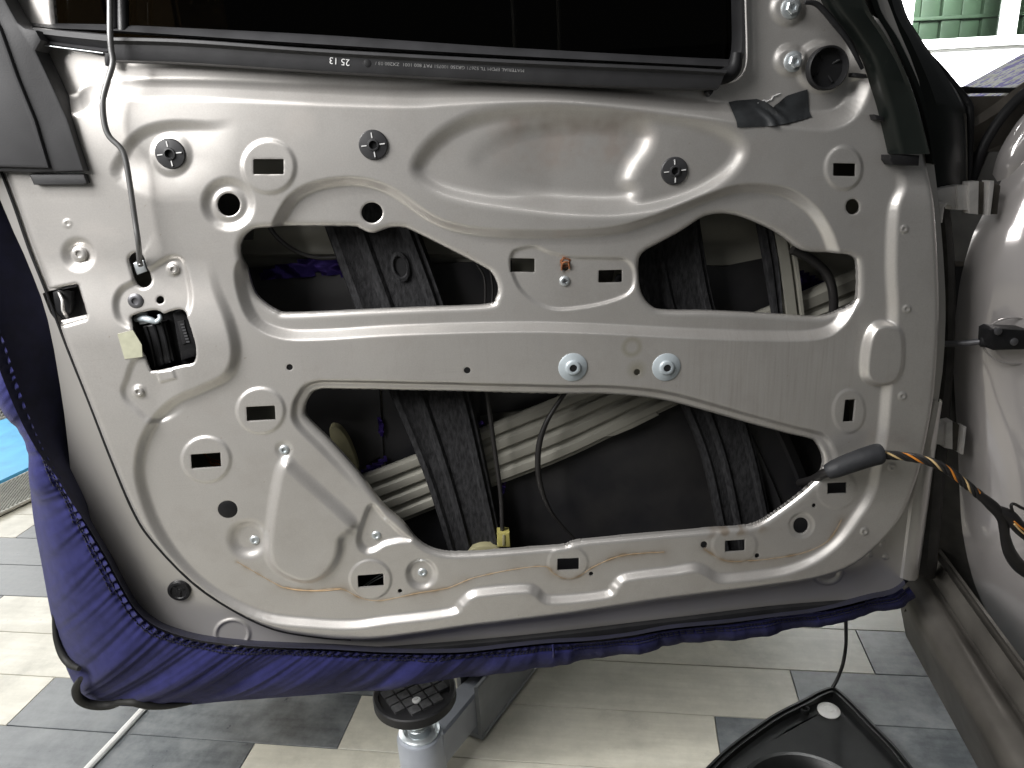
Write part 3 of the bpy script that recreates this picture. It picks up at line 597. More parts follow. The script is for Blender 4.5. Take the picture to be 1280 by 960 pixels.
# things inside the door
def poly_plate(name, pts, y, th, m, bev=0.001, sp=0): return prism(name, WL(pts, y), y, y+th, m, door, bevel=bev, smooth_pts=sp)
poly_plate('damping_sheet', [(240, 215), (318, 222), (316, 300), (240, 300)], 0.06, 0.004, SHEET)  # dark sheet added so the round hole in front shows black
poly_plate('damping_sheet', [(292, 336), (420, 326), (520, 330), (640, 326), (640, 400), (292, 402)], 0.100, 0.004, SHEET)
poly_plate('damping_sheet', [(860, 330), (905, 333), (958, 322), (975, 400), (985, 420), (860, 420)], 0.098, 0.004, SHEET)
poly_plate('damping_sheet', [(365, 470), (474, 472), (480, 580), (474, 572), (436, 592), (400, 596), (365, 540)], 0.098, 0.004, SHEET)
poly_plate('damping_sheet', [(476, 470), (600, 470), (600, 545), (482, 585)], 0.101, 0.004, SHEET)
poly_plate('damping_sheet', [(430, 690), (480, 660), (700, 560), (840, 505), (1060, 480), (1070, 720), (430, 740)], 0.102, 0.004, SHEET)
poly_plate('damping_sheet', [(600, 480), (680, 480), (700, 490), (690, 505), (600, 520)], 0.103, 0.004, SHEET)
# purple reflective foil showing between the sheets
def foil(pts, y, seed):
    p = cr(WL(pts, y), 5, True); poly = np.array([[q[0], q[2]] for q in p]); lo, hi = poly.min(0), poly.max(0); r_ = np.random.RandomState(seed)
    n1 = max(4, int((hi[0]-lo[0])/0.004)); n2 = max(4, int((hi[1]-lo[1])/0.004)); ids = {}; V = []; F = []
    for i in range(n1+1):
        for j in range(n2+1):
            x_, z_ = lo[0]+(hi[0]-lo[0])*i/n1, lo[1]+(hi[1]-lo[1])*j/n2
            if poly_sdf(poly, np.array([x_]), np.array([z_]))[0] < 0.0018: ids[i, j] = len(V); V.append((x_+r_.randn()*0.0006, y-0.0006*r_.rand()-0.0018*math.sin(x_*150+2*math.sin(z_*260+x_*60)), z_+r_.randn()*0.0003))
    for i in range(n1):
        for j in range(n2):
            q = [(i, j), (i+1, j), (i+1, j+1), (i, j+1)]
            if all(c_ in ids for c_ in q): F.append(tuple(ids[c_] for c_ in q))
    return mobj('reflective_foil', V, F, FILM, door, sharp=180)
foil([(326, 339), (360, 328), (400, 322), (434, 323), (438, 346), (400, 343), (360, 349), (326, 350)], 0.098, 1)
foil([(473, 522), (478, 526), (478, 544), (474, 540)], 0.094, 2); foil([(449, 588), (468, 578), (482, 570), (481, 580), (466, 590), (452, 592)], 0.094, 3)
foil([(624, 600), (632, 600), (629, 622), (626, 618)], 0.09, 4); foil([(598, 526), (606, 528), (604, 536), (597, 535)], 0.09, 5)
foil([(1000, 338), (1030, 352), (1035, 362), (1003, 374)], 0.102, 6)
# pressed ribs of the skin at the top opening
loft('skin_rib', WL([(290, 270), (640, 270)], 0.107), WL([(290, 322), (640, 322)], 0.107), [(0, 0), (0.2, 0.004), (0.45, 0.004), (0.55, 0.0), (0.8, 0.0), (0.9, 0.004), (1, 0.0)], PAINT_IN, door, n=10)
loft('skin_rib', WL([(860, 262), (1000, 262)], 0.104), WL([(860, 332), (1000, 328)], 0.104), [(0, 0), (0.15, 0.005), (0.4, 0.005), (0.52, 0.0), (0.62, 0.0), (0.72, 0.005), (1, 0.004)], PAINT_IN, door, n=10)
# crash beam: corrugated bar running diagonally
bA = WL([(420, 604), (470, 588), (560, 553), (640, 520), (720, 488), (830, 440), (1075, 335)], 0.086); bB = WL([(462, 668), (500, 654), (580, 622), (640, 600), (720, 568), (850, 505), (1090, 400)], 0.086)
bA = [bA[0]]+bA[1:]
prof = [(0, -0.004)]
for i in range(4):
    b_ = i/4.0; prof += [(b_+0.015, 0.0), (b_+0.045, 0.0045), (b_+0.075, 0.0052), (b_+0.15, 0.0052), (b_+0.175, 0.003), (b_+0.195, -0.001), (b_+0.235, -0.001)]
prof.append((1, -0.003))
beam = loft('crash_beam', bA, bB, prof, PAINT_IN, door, n=70, thick=0.0015)
poly_plate('beam_tab', [(755, 546), (770, 530), (818, 512), (824, 519), (790, 536), (768, 545)], 0.081, 0.003, PAINT_IN)
# window regulator rails
def rail(A, B, prof, y, extra=None):
    o = loft('regulator_rail', WL(A, y), WL(B, y), prof, FELT, door, n=50, thick=0.0015); return o
RP = [(0, -0.006), (0.03, 0.004), (0.10, 0.006), (0.15, 0.002), (0.30, 0.001), (0.36, 0.006), (0.40, 0.006), (0.44, 0.001), (0.80, 0.001), (0.84, 0.007), (0.90, 0.007), (0.93, 0.001), (0.97, 0.002), (1, -0.006)]
r1 = rail([(388, 232), (406, 285), (446, 392), (486, 490), (532, 600), (566, 708)], [(500, 232), (522, 285), (560, 390), (588, 490), (612, 600), (634, 708)], RP, 0.058)
V, F = lathe_geo(W(499, 333, 0.055), [(0.011, 0), (0.011, 0.003), (0.0085, 0.004), (0.0075, 0.003), (0.0075, 0)], seg=24, cap=False)
V = [np.array([v[0]+0.25*(v[2]-W(499, 333)[2])*-0.6, v[1], W(499, 333, .055)[2]+(v[2]-W(499, 333, .055)[2])*1.7]) for v in V]
mobj('rail_slot_rim', V, F, FELT, door)
V, F = lathe_geo(W(499, 333, 0.0555), [(0.0072, 0), (0.0072, 0.0006)], seg=24)
V = [np.array([v[0]+0.25*(v[2]-W(499, 333)[2])*-0.6, v[1], W(499, 333, .055)[2]+(v[2]-W(499, 333, .055)[2])*1.75]) for v in V]
mobj('rail_slot', V, F, RUBBER, door)
r2 = rail([(776, 232), (792, 330), (808, 395), (845, 490), (880, 580), (905, 700)], [(870, 232), (884, 330), (898, 395), (925, 490), (950, 580), (975, 700)], RP, 0.060)
loft('glass_channel', WL([(944, 270), (955, 330), (968, 410)], 0.066), WL([(963, 270), (974, 330), (980, 410)], 0.066), [(0, -0.004), (0.1, 0.004), (0.45, 0.004), (0.55, 0.0), (0.9, 0.003), (1, -0.004)], FELT, door, n=20)
loft('glass_channel', WL([(962, 275), (972, 330), (982, 400)], 0.068), WL([(991, 295), (998, 340), (1006, 410)], 0.068), [(0, -0.003), (0.06, 0.004), (0.6, 0.004), (0.68, -0.002), (0.76, -0.002), (0.8, 0.006), (0.95, 0.006), (1, -0.003)], PAINT_IN, door, n=20)
loft('glass_channel', WL([(905, 500), (960, 620), (985, 700)], 0.07), WL([(975, 520), (1010, 600), (1040, 700)], 0.075), [(0, 0), (0.2, 0.006), (0.25, 0), (0.75, 0), (0.8, 0.006), (1, 0)], SHEET, door, n=20)
# yellow foam pad and clip at the lower left of the opening
prism('foam_pad', WL([(412, 535), (424, 536), (436, 552), (446, 578), (447, 592), (438, 588), (424, 566), (414, 552)], 0.07), 0.07, 0.085, FOAMY, door, bevel=0.003, smooth_pts=4)
prism('foam_pad', WL([(586, 690), (600, 683), (618, 683), (626, 688), (622, 697), (590, 698)], 0.045), 0.045, 0.06, FOAMY, door, bevel=0.003, smooth_pts=4)
prism('cable_clip', WL([(622, 666), (637, 666), (638, 684), (622, 684)], 0.04), 0.04, 0.055, YELLOW, door, bevel=0.0015)
prism('cable_clip_slot', WL([(628, 669), (631, 669), (631, 682), (628, 682)], 0.0385), 0.0385, 0.042, FOAMY, door, bevel=0.0005)
# cables inside
tube('regulator_cable', WL([(606, 470, .05), (610, 500, .05), (618, 560, .05), (626, 620, .048), (628, 668, .047)]), 0.0032, WIREB, door)
tube('regulator_cable', WL([(714, 480, .05), (700, 500, .05), (682, 530, .05), (673, 562, .05), (674, 600, .05), (686, 635, .052), (705, 660, .056), (735, 690, .06)]), [0.0030, 0.0030, 0.0042, 0.0040, 0.0022, 0.0022], WIREB, door)
tube('regulator_cable', WL([(328, 268, .06), (345, 295, .06), (370, 314, .06), (396, 322, .062), (420, 322, .065)]), 0.0028, WIREB, door)
tube('window_cable', WL([(596, 330, .06), (606, 350, .06), (606, 395, .06)]), 0.0016, WIREB, door)
tube('window_cable', WL([(612, 335, .062), (616, 360, .062), (614, 395, .062)]), 0.0016, WIREB, door)
tube('harness_loop', WL([(990, 312, .05), (1015, 325, .05), (1035, 345, .05), (1042, 375, .05), (1040, 405, .055)]), 0.006, WIREB, door)
loft('hinge_side_brace', WL([(985, 378), (1075, 340)], 0.08), WL([(985, 420), (1080, 382)], 0.08), [(0, 0), (.1, .005), (.4, .005), (.5, 0), (.6, 0), (.7, .005), (1, 0)], PAINT_IN, door, n=8)
# copper wires glimpsed behind the left slot, dark backing behind the small holes
for kx in range(3): tube('copper_wire', WL([(250+3*kx, 562, .03), (262, 573+3*kx, .03), (282, 578+4*kx, .035)]), 0.0011, RUST, door, seg=6)
for kx in range(2): tube('copper_wire', WL([(455+4*kx, 732, .03), (468, 723+3*kx, .03), (484, 714+4*kx, .035)]), 0.0009, ZINC, door, seg=6)
prism('glass_bracket', WL([(315, 200), (362, 200), (362, 222), (315, 222)], 0.035), 0.035, 0.038, PAINT_IN, door, bevel=0.001)
prism('glass_bracket', WL([(1040, 203), (1070, 203), (1070, 224), (1040, 224)], 0.03), 0.03, 0.033, PAINT_SHADE, door, bevel=0.001)
lathe('pulley', W(775, 349, 0.03), [(0.007, 0), (0.007, 0.004), (0.003, 0.004), (0.0028, 0.001), (0.0005, 0.001)], PLASTIC, door, seg=20)
prism('pulley_plate', WL([(745, 338), (768, 338), (764, 360), (745, 360)], 0.038), 0.038, 0.041, PAINT_SHADE, door, bevel=0.001)

# ------------------------------------------------------------------ window
prism('window_glass', WL([(-60, -320), (945, -320), (948, 120), (-20, 120)], 0.032), 0.032, 0.036, GLASS, door, bevel=0)
lipT = [(28, 27), (70, 31), (138, 36), (240, 40), (400, 48), (620, 62), (840, 75), (912, 80)]
lip_prof = [(0, -0.012), (0.08, -0.002), (0.3, 0.001), (0.85, 0.003), (1, -0.010)]
sealA = [(140, 47), (240, 50), (400, 61.5), (620, 74), (840, 84), (905, 88)]; sealB = [(143, 77.5), (240, 81), (400, 91), (537, 98.5), (709, 107.5), (840, 112), (896, 112.5)]
ws_lip = loft('seal_lip', WL([(30, 25), (70, 28), (138, 29.5), (240, 34), (400, 42), (620, 57), (840, 69.5), (918, 73)], 0.018), WL([(30, 33), (70, 37), (138, 40), (240, 47), (400, 58), (620, 71), (840, 82), (918, 86)], 0.012), lip_prof, SEAL, door, n=80)
seal = loft('window_seal', WL(sealA, -0.003), WL(sealB, -0.004), [(0, -0.014), (0.0, 0.006), (0.04, 0.010), (0.16, 0.011), (0.24, 0.008), (0.30, 0.0065), (0.8, 0.0055), (0.93, 0.004), (1, -0.001), (1.0, -0.012)], SEAL, door, n=90)
loft('quarter_seal', WL([(40, 33), (80, 37), (139, 42)], 0.004), WL([(53, 55), (90, 61), (135, 67)], 0.0), [(0, -0.006), (0.1, 0.004), (0.4, 0.006), (0.75, -0.001), (0.92, 0.003), (1, -0.004)], SEAL, door, n=30)
tube('bright_edge', WL([(53, 56.5), (90, 61.5), (129, 66.5)], -0.004), 0.0007, ZINC, door, seg=6)
prism('seal_tab', WL([(130, 65), (138, 66), (138, 79), (135, 83), (131, 82), (130, 76)], -0.003), -0.003, 0.006, RUBBER, door, bevel=0.0015)
prism('seal_tab', WL([(884, 108), (893, 108), (890, 116), (886, 121), (883, 116)], 0.004), 0.000, 0.012, RUBBER, door, bevel=0.0015)
tube('quarter_divider', WL([(139, -320, .022), (140, -100, .022), (141, 0, .020), (142, 36, .016)]), 0.006, RUBBER, door)
tube('quarter_divider', WL([(152, -320, .024), (153, -100, .024), (153, 0, .022), (154, 40, .016)]), 0.006, PLASTIC, door)
loft('glass_run', WL([(905, -320), (917, -100), (919, 0), (919, 60), (912, 84)], 0.012), WL([(922, -320), (930, -100), (931, 0), (932, 62), (922, 96)], 0.004), [(0, -0.012), (0.15, 0.002), (0.5, 0.004), (0.85, 0.002), (1, -0.004)], RUBBER, door, n=40)
tube('chrome_lip', WL([(924, -320), (930.5, -100), (932, 0), (933.5, 55), (933, 78), (928, 92), (918, 101), (905, 104), (896, 105)], -0.0), 0.0011, STEEL, door, seg=8)
tube('seal_corner', WL([(893, 98), (908, 94), (918, 84), (921, 66)], 0.002), [0.008, 0.009, 0.008, 0.006], RUBBER, door)

cab = thing('added_brown_board', 'brown board added for the dim brown tone in the left of the tinted window', 'board', (W(140, 0, 1.0)[0], 1.05, 0))  # made-up board, added to give a dim brown tone behind the glass
x0_, x1_ = W(40, 0, 1.0)[0], W(222, 0, 1.0)[0]
BROWN = mat('added_brown_board', (0.45, 0.32, 0.17), rough=0.6, var=0.3, nscale=3)
prism('board_frame', [(x0_, 0, 0), (x1_, 0, 0), (x1_, 0, 1.9), (x0_, 0, 1.9)], 1.0, 1.4, BROWN, cab, bevel=0.004)
prism('board_panel', [(x0_+0.01, 0, 0.1), ((x0_+x1_)/2-0.003, 0, 0.1), ((x0_+x1_)/2-0.003, 0, 1.88), (x0_+0.01, 0, 1.88)], 0.985, 0.999, BROWN, cab, bevel=0.003)
prism('board_panel', [((x0_+x1_)/2+0.003, 0, 0.1), (x1_-0.01, 0, 0.1), (x1_-0.01, 0, 1.88), ((x0_+x1_)/2+0.003, 0, 1.88)], 0.985, 0.999, BROWN, cab, bevel=0.003)
for px_, lb in ((641, 'post added for the pale streak in the middle of the tinted window'), (698, 'post added for the pale streak just right of the middle of the tinted window')):  # made-up posts, added to give pale streaks behind the glass
    q_ = W(px_, 0, 1.2); V, F = tube_geo([(q_[0], 1.2, 0), (q_[0], 1.2, 2.0)], 0.006, 10); pp_ = mobj('added_post', V, F, LIFTM); tag(pp_, lb, 'post', 'added posts behind the window')
# lettering moulded and printed on the seal (printed upside down as the strip is fitted)
def text_mesh(name, s, px, py, ex_px, hgt, m, y, parent, flip=True):
    cu = bpy.data.curves.new(name, 'FONT'); cu.body = s; cu.size = 1.0; cu.align_x = 'CENTER'; cu.align_y = 'CENTER'; cu.extrude = 0.0
    t = bpy.data.objects.new('tmp', cu); C.objects.link(t); bpy.context.view_layer.update()
    me = bpy.data.meshes.new_from_object(t.evaluated_get(bpy.context.evaluated_depsgraph_get())); bpy.data.objects.remove(t)
    co = np.array([v.co for v in me.vertices]); a = W(px[0], py[0], y); b = W(px[1], py[1], y); wd = np.linalg.norm(b-a); ex = (b-a)/wd
    ez = np.array([0, 0, 1.0]); ez = ez-ex*(ez@ex); ez /= np.linalg.norm(ez)
    sx = wd/(co[:, 0].max()-co[:, 0].min()); sz = hgt/(0.7); c = (a+b)/2; sg = -1 if flip else 1
    xx = co[:, 0]-(co[:, 0].max()+co[:, 0].min())/2; yy = co[:, 1]-(co[:, 1].max()+co[:, 1].min())/2
    V = [c+ex*(sg*x_*sx)+ez*(sg*y_*sz) for x_, y_ in zip(xx, yy)]; F = [tuple(p.vertices) for p in me.polygons]
    return mobj(name, V, F, m, parent, smooth=False)
text_mesh('date_print', '25 13', (412, 437), (75.5, 78.5), 0, 0.0065, WHITEP, -0.0102, seal)
text_mesh('strip_print', 'MATERIAL EPDM TL 52671 GR250 100751 PAT 800 1001  ZX280 03 /', (469, 655), (79, 88.5), 0, 0.0032, mat('faded_print', (0.20, 0.20, 0.20), rough=0.7, var=0.4, nscale=120), -0.0102, seal)
lathe('print_dot', W(459.5, 79, -0.0095), [(0.004, -0.001), (0.004, 0.0002), (0.0036, 0.0004)], RUBBER, seal, seg=20)

# corner trims
T1 = [(-130, -320), (-8, -320), (-6, -60), (4, -10), (14, 10), (24, 28), (33, 35), (47, 38), (54, 51), (47, 64), (64, 100), (86, 148), (107, 214), (40, 216), (-55, 212), (-90, 60)]
bt = prism('pillar_trim', WL(T1, -0.012), -0.016, 0.012, TRIMPL, door, bevel=0.003)
prism('trim_ridge', WL([(-130, -320), (-40, -320), (-30, -20), (0, 34), (22, 96), (44, 150), (62, 211), (-54, 208), (-90, 60)], -0.02), -0.021, -0.0165, TRIMPL, bt, bevel=0.0035)
prism('trim_foot', WL([(36, 217.5), (105, 217.5), (109, 229), (105, 231), (42, 231)], -0.010), -0.011, -0.001, TRIMPL, door, bevel=0.002)
at = loft('frame_trim', WL([(960, -320), (1000, -120), (1024, -10), (1058, 42), (1079, 74), (1090, 107), (1100, 140), (1112, 192)], -0.004), WL([(1050, -320), (1060, -120), (1080, 0), (1108, 52), (1136, 107), (1153, 160), (1161, 192)], -0.004),
          [(0, -0.004), (0.03, 0.010), (0.10, 0.016), (0.18, 0.018), (0.62, 0.020), (0.70, 0.023), (0.76, 0.020), (0.84, 0.011), (0.95, 0.006), (1, -0.010)], TRIMGLOSS, door, n=60)
loft('frame_trim', WL([(1052, -320), (1062, -120), (1081, 0), (1109, 52), (1137, 107), (1154, 160), (1161.5, 204)], 0.004), WL([(1074, -320), (1080, -120), (1099, 0), (1127, 52), (1150, 107), (1160, 150), (1166, 206)], 0.014),
     [(0, -0.006), (0.2, 0.006), (0.5, 0.009), (0.75, 0.004), (1, -0.006)], TRIMGLOSS, door, n=60)
prism('trim_foot', WL([(1108, 193.5), (1145, 194), (1144, 207), (1112, 206), (1108, 200)], -0.012), -0.020, -0.001, RUBBER, door, bevel=0.002)
prism('trim_tab', WL([(1064, 91), (1080, 93), (1082, 98), (1064, 96)], -0.008), -0.014, -0.002, RUBBER, door, bevel=0.0015)
prism('trim_tab', WL([(1090, 143), (1101, 146), (1102, 152), (1092, 150)], -0.008), -0.014, -0.002, RUBBER, door, bevel=0.0015)
tube('frame_gasket', WL([(1006, 3), (1022, 6), (1044, 30), (1062, 54), (1078, 86)], -0.006), [0.002, 0.003, 0.0035, 0.003, 0.002], RUBBER, door)
# mirror corner: grommet and bolts
c = surf(1012, 110)*0+W(1035, 85, -0.010)
gr = lathe('cable_grommet', c, [(0.0232, -0.006), (0.0232, 0.002), (0.0220, 0.0035), (0.0208, 0.003), (0.0200, -0.002), (0.0190, -0.012), (0.004, -0.014)], RUBBER, door, n=(0, -1, 0), seg=40)
for k_ in range(4):
    a_ = 0.5+k_*1.57; tube('grommet_rib', [c+np.array([0.006*math.cos(a_), 0.008, 0.006*math.sin(a_)]), c+np.array([0.0165*math.cos(a_), 0.004, 0.0165*math.sin(a_)])], 0.0012, PLASTIC, gr, seg=6)
def bolt(px, py, r, head=6, m=ZINC, up=0.0):
    c = surf(px, py, up); b = lathe('flange_bolt', c, [(r*1.5, -0.002), (r*1.5, 0.0012), (r*1.3, 0.0022), (r*1.02, 0.0026)], m, door, seg=28)
    V = []; F = []
    for (rr_, h_) in ((r, 0.0022), (r, 0.0058), (r*0.86, 0.0068), (r*0.5, 0.0068), (r*0.46, 0.0045)):
        for k in range(6): a = k*math.pi/3+0.3; V.append(c+np.array([rr_*math.cos(a), -h_, rr_*math.sin(a)]))
    for i in range(4):
        for k in range(6): F.append((i*6+k, i*6+(k+1) % 6, (i+1)*6+(k+1) % 6, (i+1)*6+k))
    F.append(tuple(24+k for k in range(6))); mobj('hex_head', V, F, m, b, sharp=20)
    return b
bolt(994, 8, 0.0075); bolt(997, 76, 0.0075)

# ------------------------------------------------------------------ fasteners on the panel
def clip(px, py):
    c = surf(px, py, 0.0); k = PXM
    o = lathe('push_clip', c, [(16.2*k, -0.001), (16.2*k, 0.0014), (15.2*k, 0.0026), (11*k, 0.0034), (6.6*k, 0.0040), (6.2*k, 0.0055), (4.6*k, 0.0058), (4.1*k, 0.003), (3.9*k, 0.001)], CLIPB, door, seg=36)
    for q in range(4):
        a = q*math.pi/2+0.05; e = np.array([math.cos(a), 0, math.sin(a)]); n_ = np.array([-math.sin(a), 0, math.cos(a)])
        V, F = box_geo(c+e*10.2*k+np.array([0, -0.0038, 0]), e*2.9*k, n_*0.55*k, np.array([0, 0.0006, 0])); mobj('clip_slot', V, F, WHITEP, o, smooth=False)
    lathe('clip_core', c+np.array([0, -0.0012, 0]), [(3.9*k, 0), (3.9*k, 0.0004)], RUBBER, o, seg=20); return o
clip(214, 192); clip(467, 181); clip(845, 214)
def insert_nut(px, py):
    c = surf(px, py); k = PXM
    o = lathe('rivet_nut_washer', c, [(18.5*k, -0.001), (18.5*k, 0.0008), (17.6*k, 0.0014), (11*k, 0.0022), (9.5*k, 0.0030), (8.6*k, 0.0048), (6.6*k, 0.0056), (5.0*k, 0.0054), (4.6*k, 0.0035)], ZINCW, door, seg=36)
    lathe('threaded_hole', c+np.array([0, -0.0042, 0]), [(4.6*k, 0), (4.4*k, 0.0006), (0.5*k, 0.0004)], RUBBER, o, seg=20); return o
insert_nut(716, 459); insert_nut(833, 459)
def screw(px, py, r, m=ZINC, name='torx_screw', hole=True):
    c = surf(px, py); o = lathe(name, c, [(r*1.02, -0.001), (r, 0.0008), (r*0.88, 0.0018), (r*0.62, 0.0024), (r*0.45, 0.0023), (r*0.40, 0.0008), (r*0.1, 0.0006)], m, door, seg=20); return o
for a in [(355, 563), (470, 672), (317, 678), (528, 718)]: screw(*a, 0.0062)
for a in [(216, 337), (176, 487)]: screw(*a, 0.0060, PAINT, 'rivet')
screw(98.5, 317.5, 0.0080, PAINT, 'rivet')
screw(170, 376, 0.0086, STEELD, 'latch_screw'); screw(708, 354, 0.0064, ZINC, 'cross_screw')
c = surf(708, 354); 
for a in (0.2, 0.2+math.pi/2):
    e = np.array([math.cos(a), 0, math.sin(a)]); n_ = np.array([-math.sin(a), 0, math.cos(a)])
    V, F = box_geo(c+np.array([0, -0.0024, 0]), e*0.0034, n_*0.0006, np.array([0, 0.0002, 0])); mobj('screw_slot', V, F, STEELD, door, smooth=False)
# rusty clip hole
V, F = lathe_geo(surf(709, 330), [(0.0062, -0.0002), (0.0062, 0.0006), (0.0040, 0.0009), (0.0038, -0.001)], seg=24, cap=False)
r_ = np.random.RandomState(3); V = [v+np.array([r_.randn()*0.0006, 0, r_.randn()*0.0006]) for v in V]; mobj('rust_ring', V, F, RUST, door)
tube('rust_clip', [surf(704, 340, 0.002), surf(705, 331, 0.003), surf(712, 330, 0.003), surf(714, 338, 0.002)], 0.0012, RUST, door, seg=6)
# plugs
lathe('hole_plug', W(285, 636, 0.002), [(0.0125, 0), (0.0122, 0.0022), (0.010, 0.0030), (0.004, 0.0036), (0.0005, 0.0036)], PLASTIC, door)
pg = lathe('edge_plug', W(224.5, 737.5, FL_Y), [(0.0150, -0.001), (0.0150, 0.0022), (0.0136, 0.0040), (0.0105, 0.0044), (0.0095, 0.0030), (0.0035, 0.0028), (0.003, 0.0034), (0.0005, 0.0034)], PLASTIC, door)
for k_ in range(3):
    a = 0.4+k_*2.09; e = np.array([math.cos(a), 0, math.sin(a)]); n_ = np.array([-math.sin(a), 0, math.cos(a)])
    V, F = box_geo(W(224.5, 737.5, FL_Y-0.0034)+e*0.006, e*0.0035, n_*0.0009, np.array([0, 0.0008, 0])); mobj('plug_rib', V, F, PLASTIC, pg, smooth=False)
for (cx, cy, r, y) in [(362, 459, 0.0055, 0.003), (584, 463, 0.0055, 0.003)]:
    lathe('hole_plug', W(cx, cy, y), [(r, 0), (r*0.95, 0.001), (r*0.5, 0.0016), (r*0.1, 0.0016)], PLASTIC, door, seg=24)
# sealer beads
def bead(pts, r=0.0005): return tube('sealer_bead', [surf(x, y, -0.0001) for x, y in cr(pts, 5)], r, WAX, door, seg=6, n=2)
bead([(296, 702), (320, 716), (345, 730), (358, 735), (390, 738), (425, 736), (450, 747), (475, 751), (520, 742), (560, 735), (590, 723), (640, 712), (680, 708), (692, 716), (706, 723), (722, 721), (745, 707), (780, 694), (830, 690)])
bead([(881, 687), (905, 700), (930, 701), (960, 699), (1005, 691), (1035, 676), (1052, 650)], 0.0004)
bead([(358, 735), (372, 737.5), (402, 738.5), (425, 736.5)], 0.0009)
# sticker by the latch
prism('sticker', [surf(x, y) for x, y in [(151, 415), (170, 410), (181, 428), (182, 443), (160, 446)]], surf(165, 430)[1]-0.0006, surf(165, 430)[1]+0.0002, STICK, door, bevel=0)

# ------------------------------------------------------------------ latch and lock rod
lat = prism('latch_body', WL([(158, 385), (255, 378), (262, 470), (170, 475)], 0.02), 0.020, 0.05, PLASTIC, door, bevel=0.002)
prism('latch_housing', WL([(176, 408), (206, 402), (218, 452), (194, 462)], 0.008), 0.009, 0.022, PLASTIC, lat, bevel=0.003)
for a_ in [(182, 408), (192, 405), (201, 403)]:
    tube('latch_rib', WL([(a_[0], a_[1], 0.008), (a_[0]+6, a_[1]+22, 0.008), (a_[0]+12, a_[1]+50, 0.009)]), 0.0018, PLASTIC, lat, seg=8)
pr = prism('connector', WL([(215, 392), (226, 388), (234, 396), (246, 430), (244, 446), (226, 452)], 0.01), 0.011, 0.022, PLASTIC, lat, bevel=0.002)
prism('connector_face', WL([(221, 402), (230, 400), (236, 428), (228, 431)], 0.009), 0.0095, 0.0112, RUBBER, lat, bevel=0.0006)
for k_ in range(7): prism('connector_pin', WL([(225.5+1.2*k_, 405+3.6*k_), (229.5+1.2*k_, 404.5+3.6*k_), (229.8+1.2*k_, 406.3+3.6*k_), (225.8+1.2*k_, 406.8+3.6*k_)], 0.0088), 0.0088, 0.0095, STEELD, lat, bevel=0)
tube('latch_lever', WL([(170, 399, .010), (180, 398, .006), (188, 400, .004), (195, 402, .004), (200, 398, .004), (199, 393, .005)]), [0.0035, 0.004, 0.004, 0.003, 0.0028, 0.0022], ZINCW, lat)
prism('lever_plate', WL([(169, 392), (183, 391), (188, 404), (174, 406)], 0.007), 0.007, 0.010, ZINC, lat, bevel=0.001)
# striker mouth at the door edge
prism('striker_plate', WL([(50, 352), (118, 345), (124, 408), (66, 415)], 0.026), 0.026, 0.030, RUBBER, lat, bevel=0)
tube('striker_fork', WL([(74, 366, .012), (78, 376, .006), (79, 388, .006), (84, 396, .012)]), 0.0018, STEEL, lat)
prism('striker_hook', WL([(64, 366), (76, 360), (90, 364), (88, 392), (76, 398), (68, 390)], 0.012), 0.013, 0.022, PLASTIC, lat, bevel=0.003)
prism('striker_edge', WL([(76, 401), (108, 394), (112, 398), (80, 406)], 0.002), 0.001, 0.006, STEEL, lat, bevel=0.0015)
prism('striker_edge', WL([(77, 359), (95, 355.5), (96, 358), (78, 362)], 0.003), 0.002, 0.006, STEELD, lat, bevel=0.0006)
# lever seen through the slot, then the rod itself
prism('rod_lever', WL([(166, 329), (179, 325), (184, 339), (171, 344)], 0.004), 0.004, 0.007, ZINC, lat, bevel=0.0008)
rod = [(137, -320), (137, -100), (137.5, 0), (137.5, 40), (139, 62), (141, 78), (136, 97), (130, 118), (128.5, 134), (131, 156), (137, 171), (150, 184), (156, 196), (161, 222), (168, 270), (173, 305), (174.5, 326), (176, 332)]
tube('lock_rod', WL([(x, y, -0.026 if y > 30 and y < 315 else (-0.004 if y > 315 else -0.022)) for x, y in rod]), 0.0030, RODM, door, seg=12, n=6)

# ------------------------------------------------------------------ torn tape on the panel
def tape():
    top = [(916, 127), (926, 125), (952, 123), (962, 127), (972, 134), (980, 127), (990, 119), (1005, 114), (1016, 111)]
    bot = [(921, 159.5), (935, 159), (955, 158), (968, 157), (980, 155), (995, 152), (1008, 149), (1019, 146)]
    A = resample(np.array(top, float), 44); B = resample(np.array(bot, float), 44); V = []; F = []; r_ = np.random.RandomState(5); k = 14
    for i in range(44):
        jx = 1.2*math.sin(i*2.1)*(i == 0 or i == 43)
        for j in range(k):
            t = j/(k-1); p = A[i]*(1-t)+B[i]*t; s = surf(p[0], p[1], 0.0009)
            cr_ = math.exp(-((p[0]-968)/14)**2)
            s[1] -= 0.0004*(1+math.sin(p[0]*0.12+p[1]*0.1)) + cr_*0.004*(0.5+0.5*math.sin(p[0]*0.33-p[1]*0.22+1.2*math.sin(p[1]*0.16)))
            V.append(s)
    for i in range(43):
        for j in range(k-1): F.append((i*k+j, i*k+j+1, (i+1)*k+j+1, (i+1)*k+j))
    o = mobj('black_tape', V, F, TAPEM, door); o['label'] = 'torn crinkled strip of black cloth tape'
    V2 = [surf(953+i*2.2, 122.5+1.0*abs(i-6)*(1 if i < 6 else -0.9)+(3 if 4 < i < 9 else 0), 0.0013) for i in range(14)]
    tube('torn_edge', V2, 0.0006, WHITEP, o, seg=6)
tape()

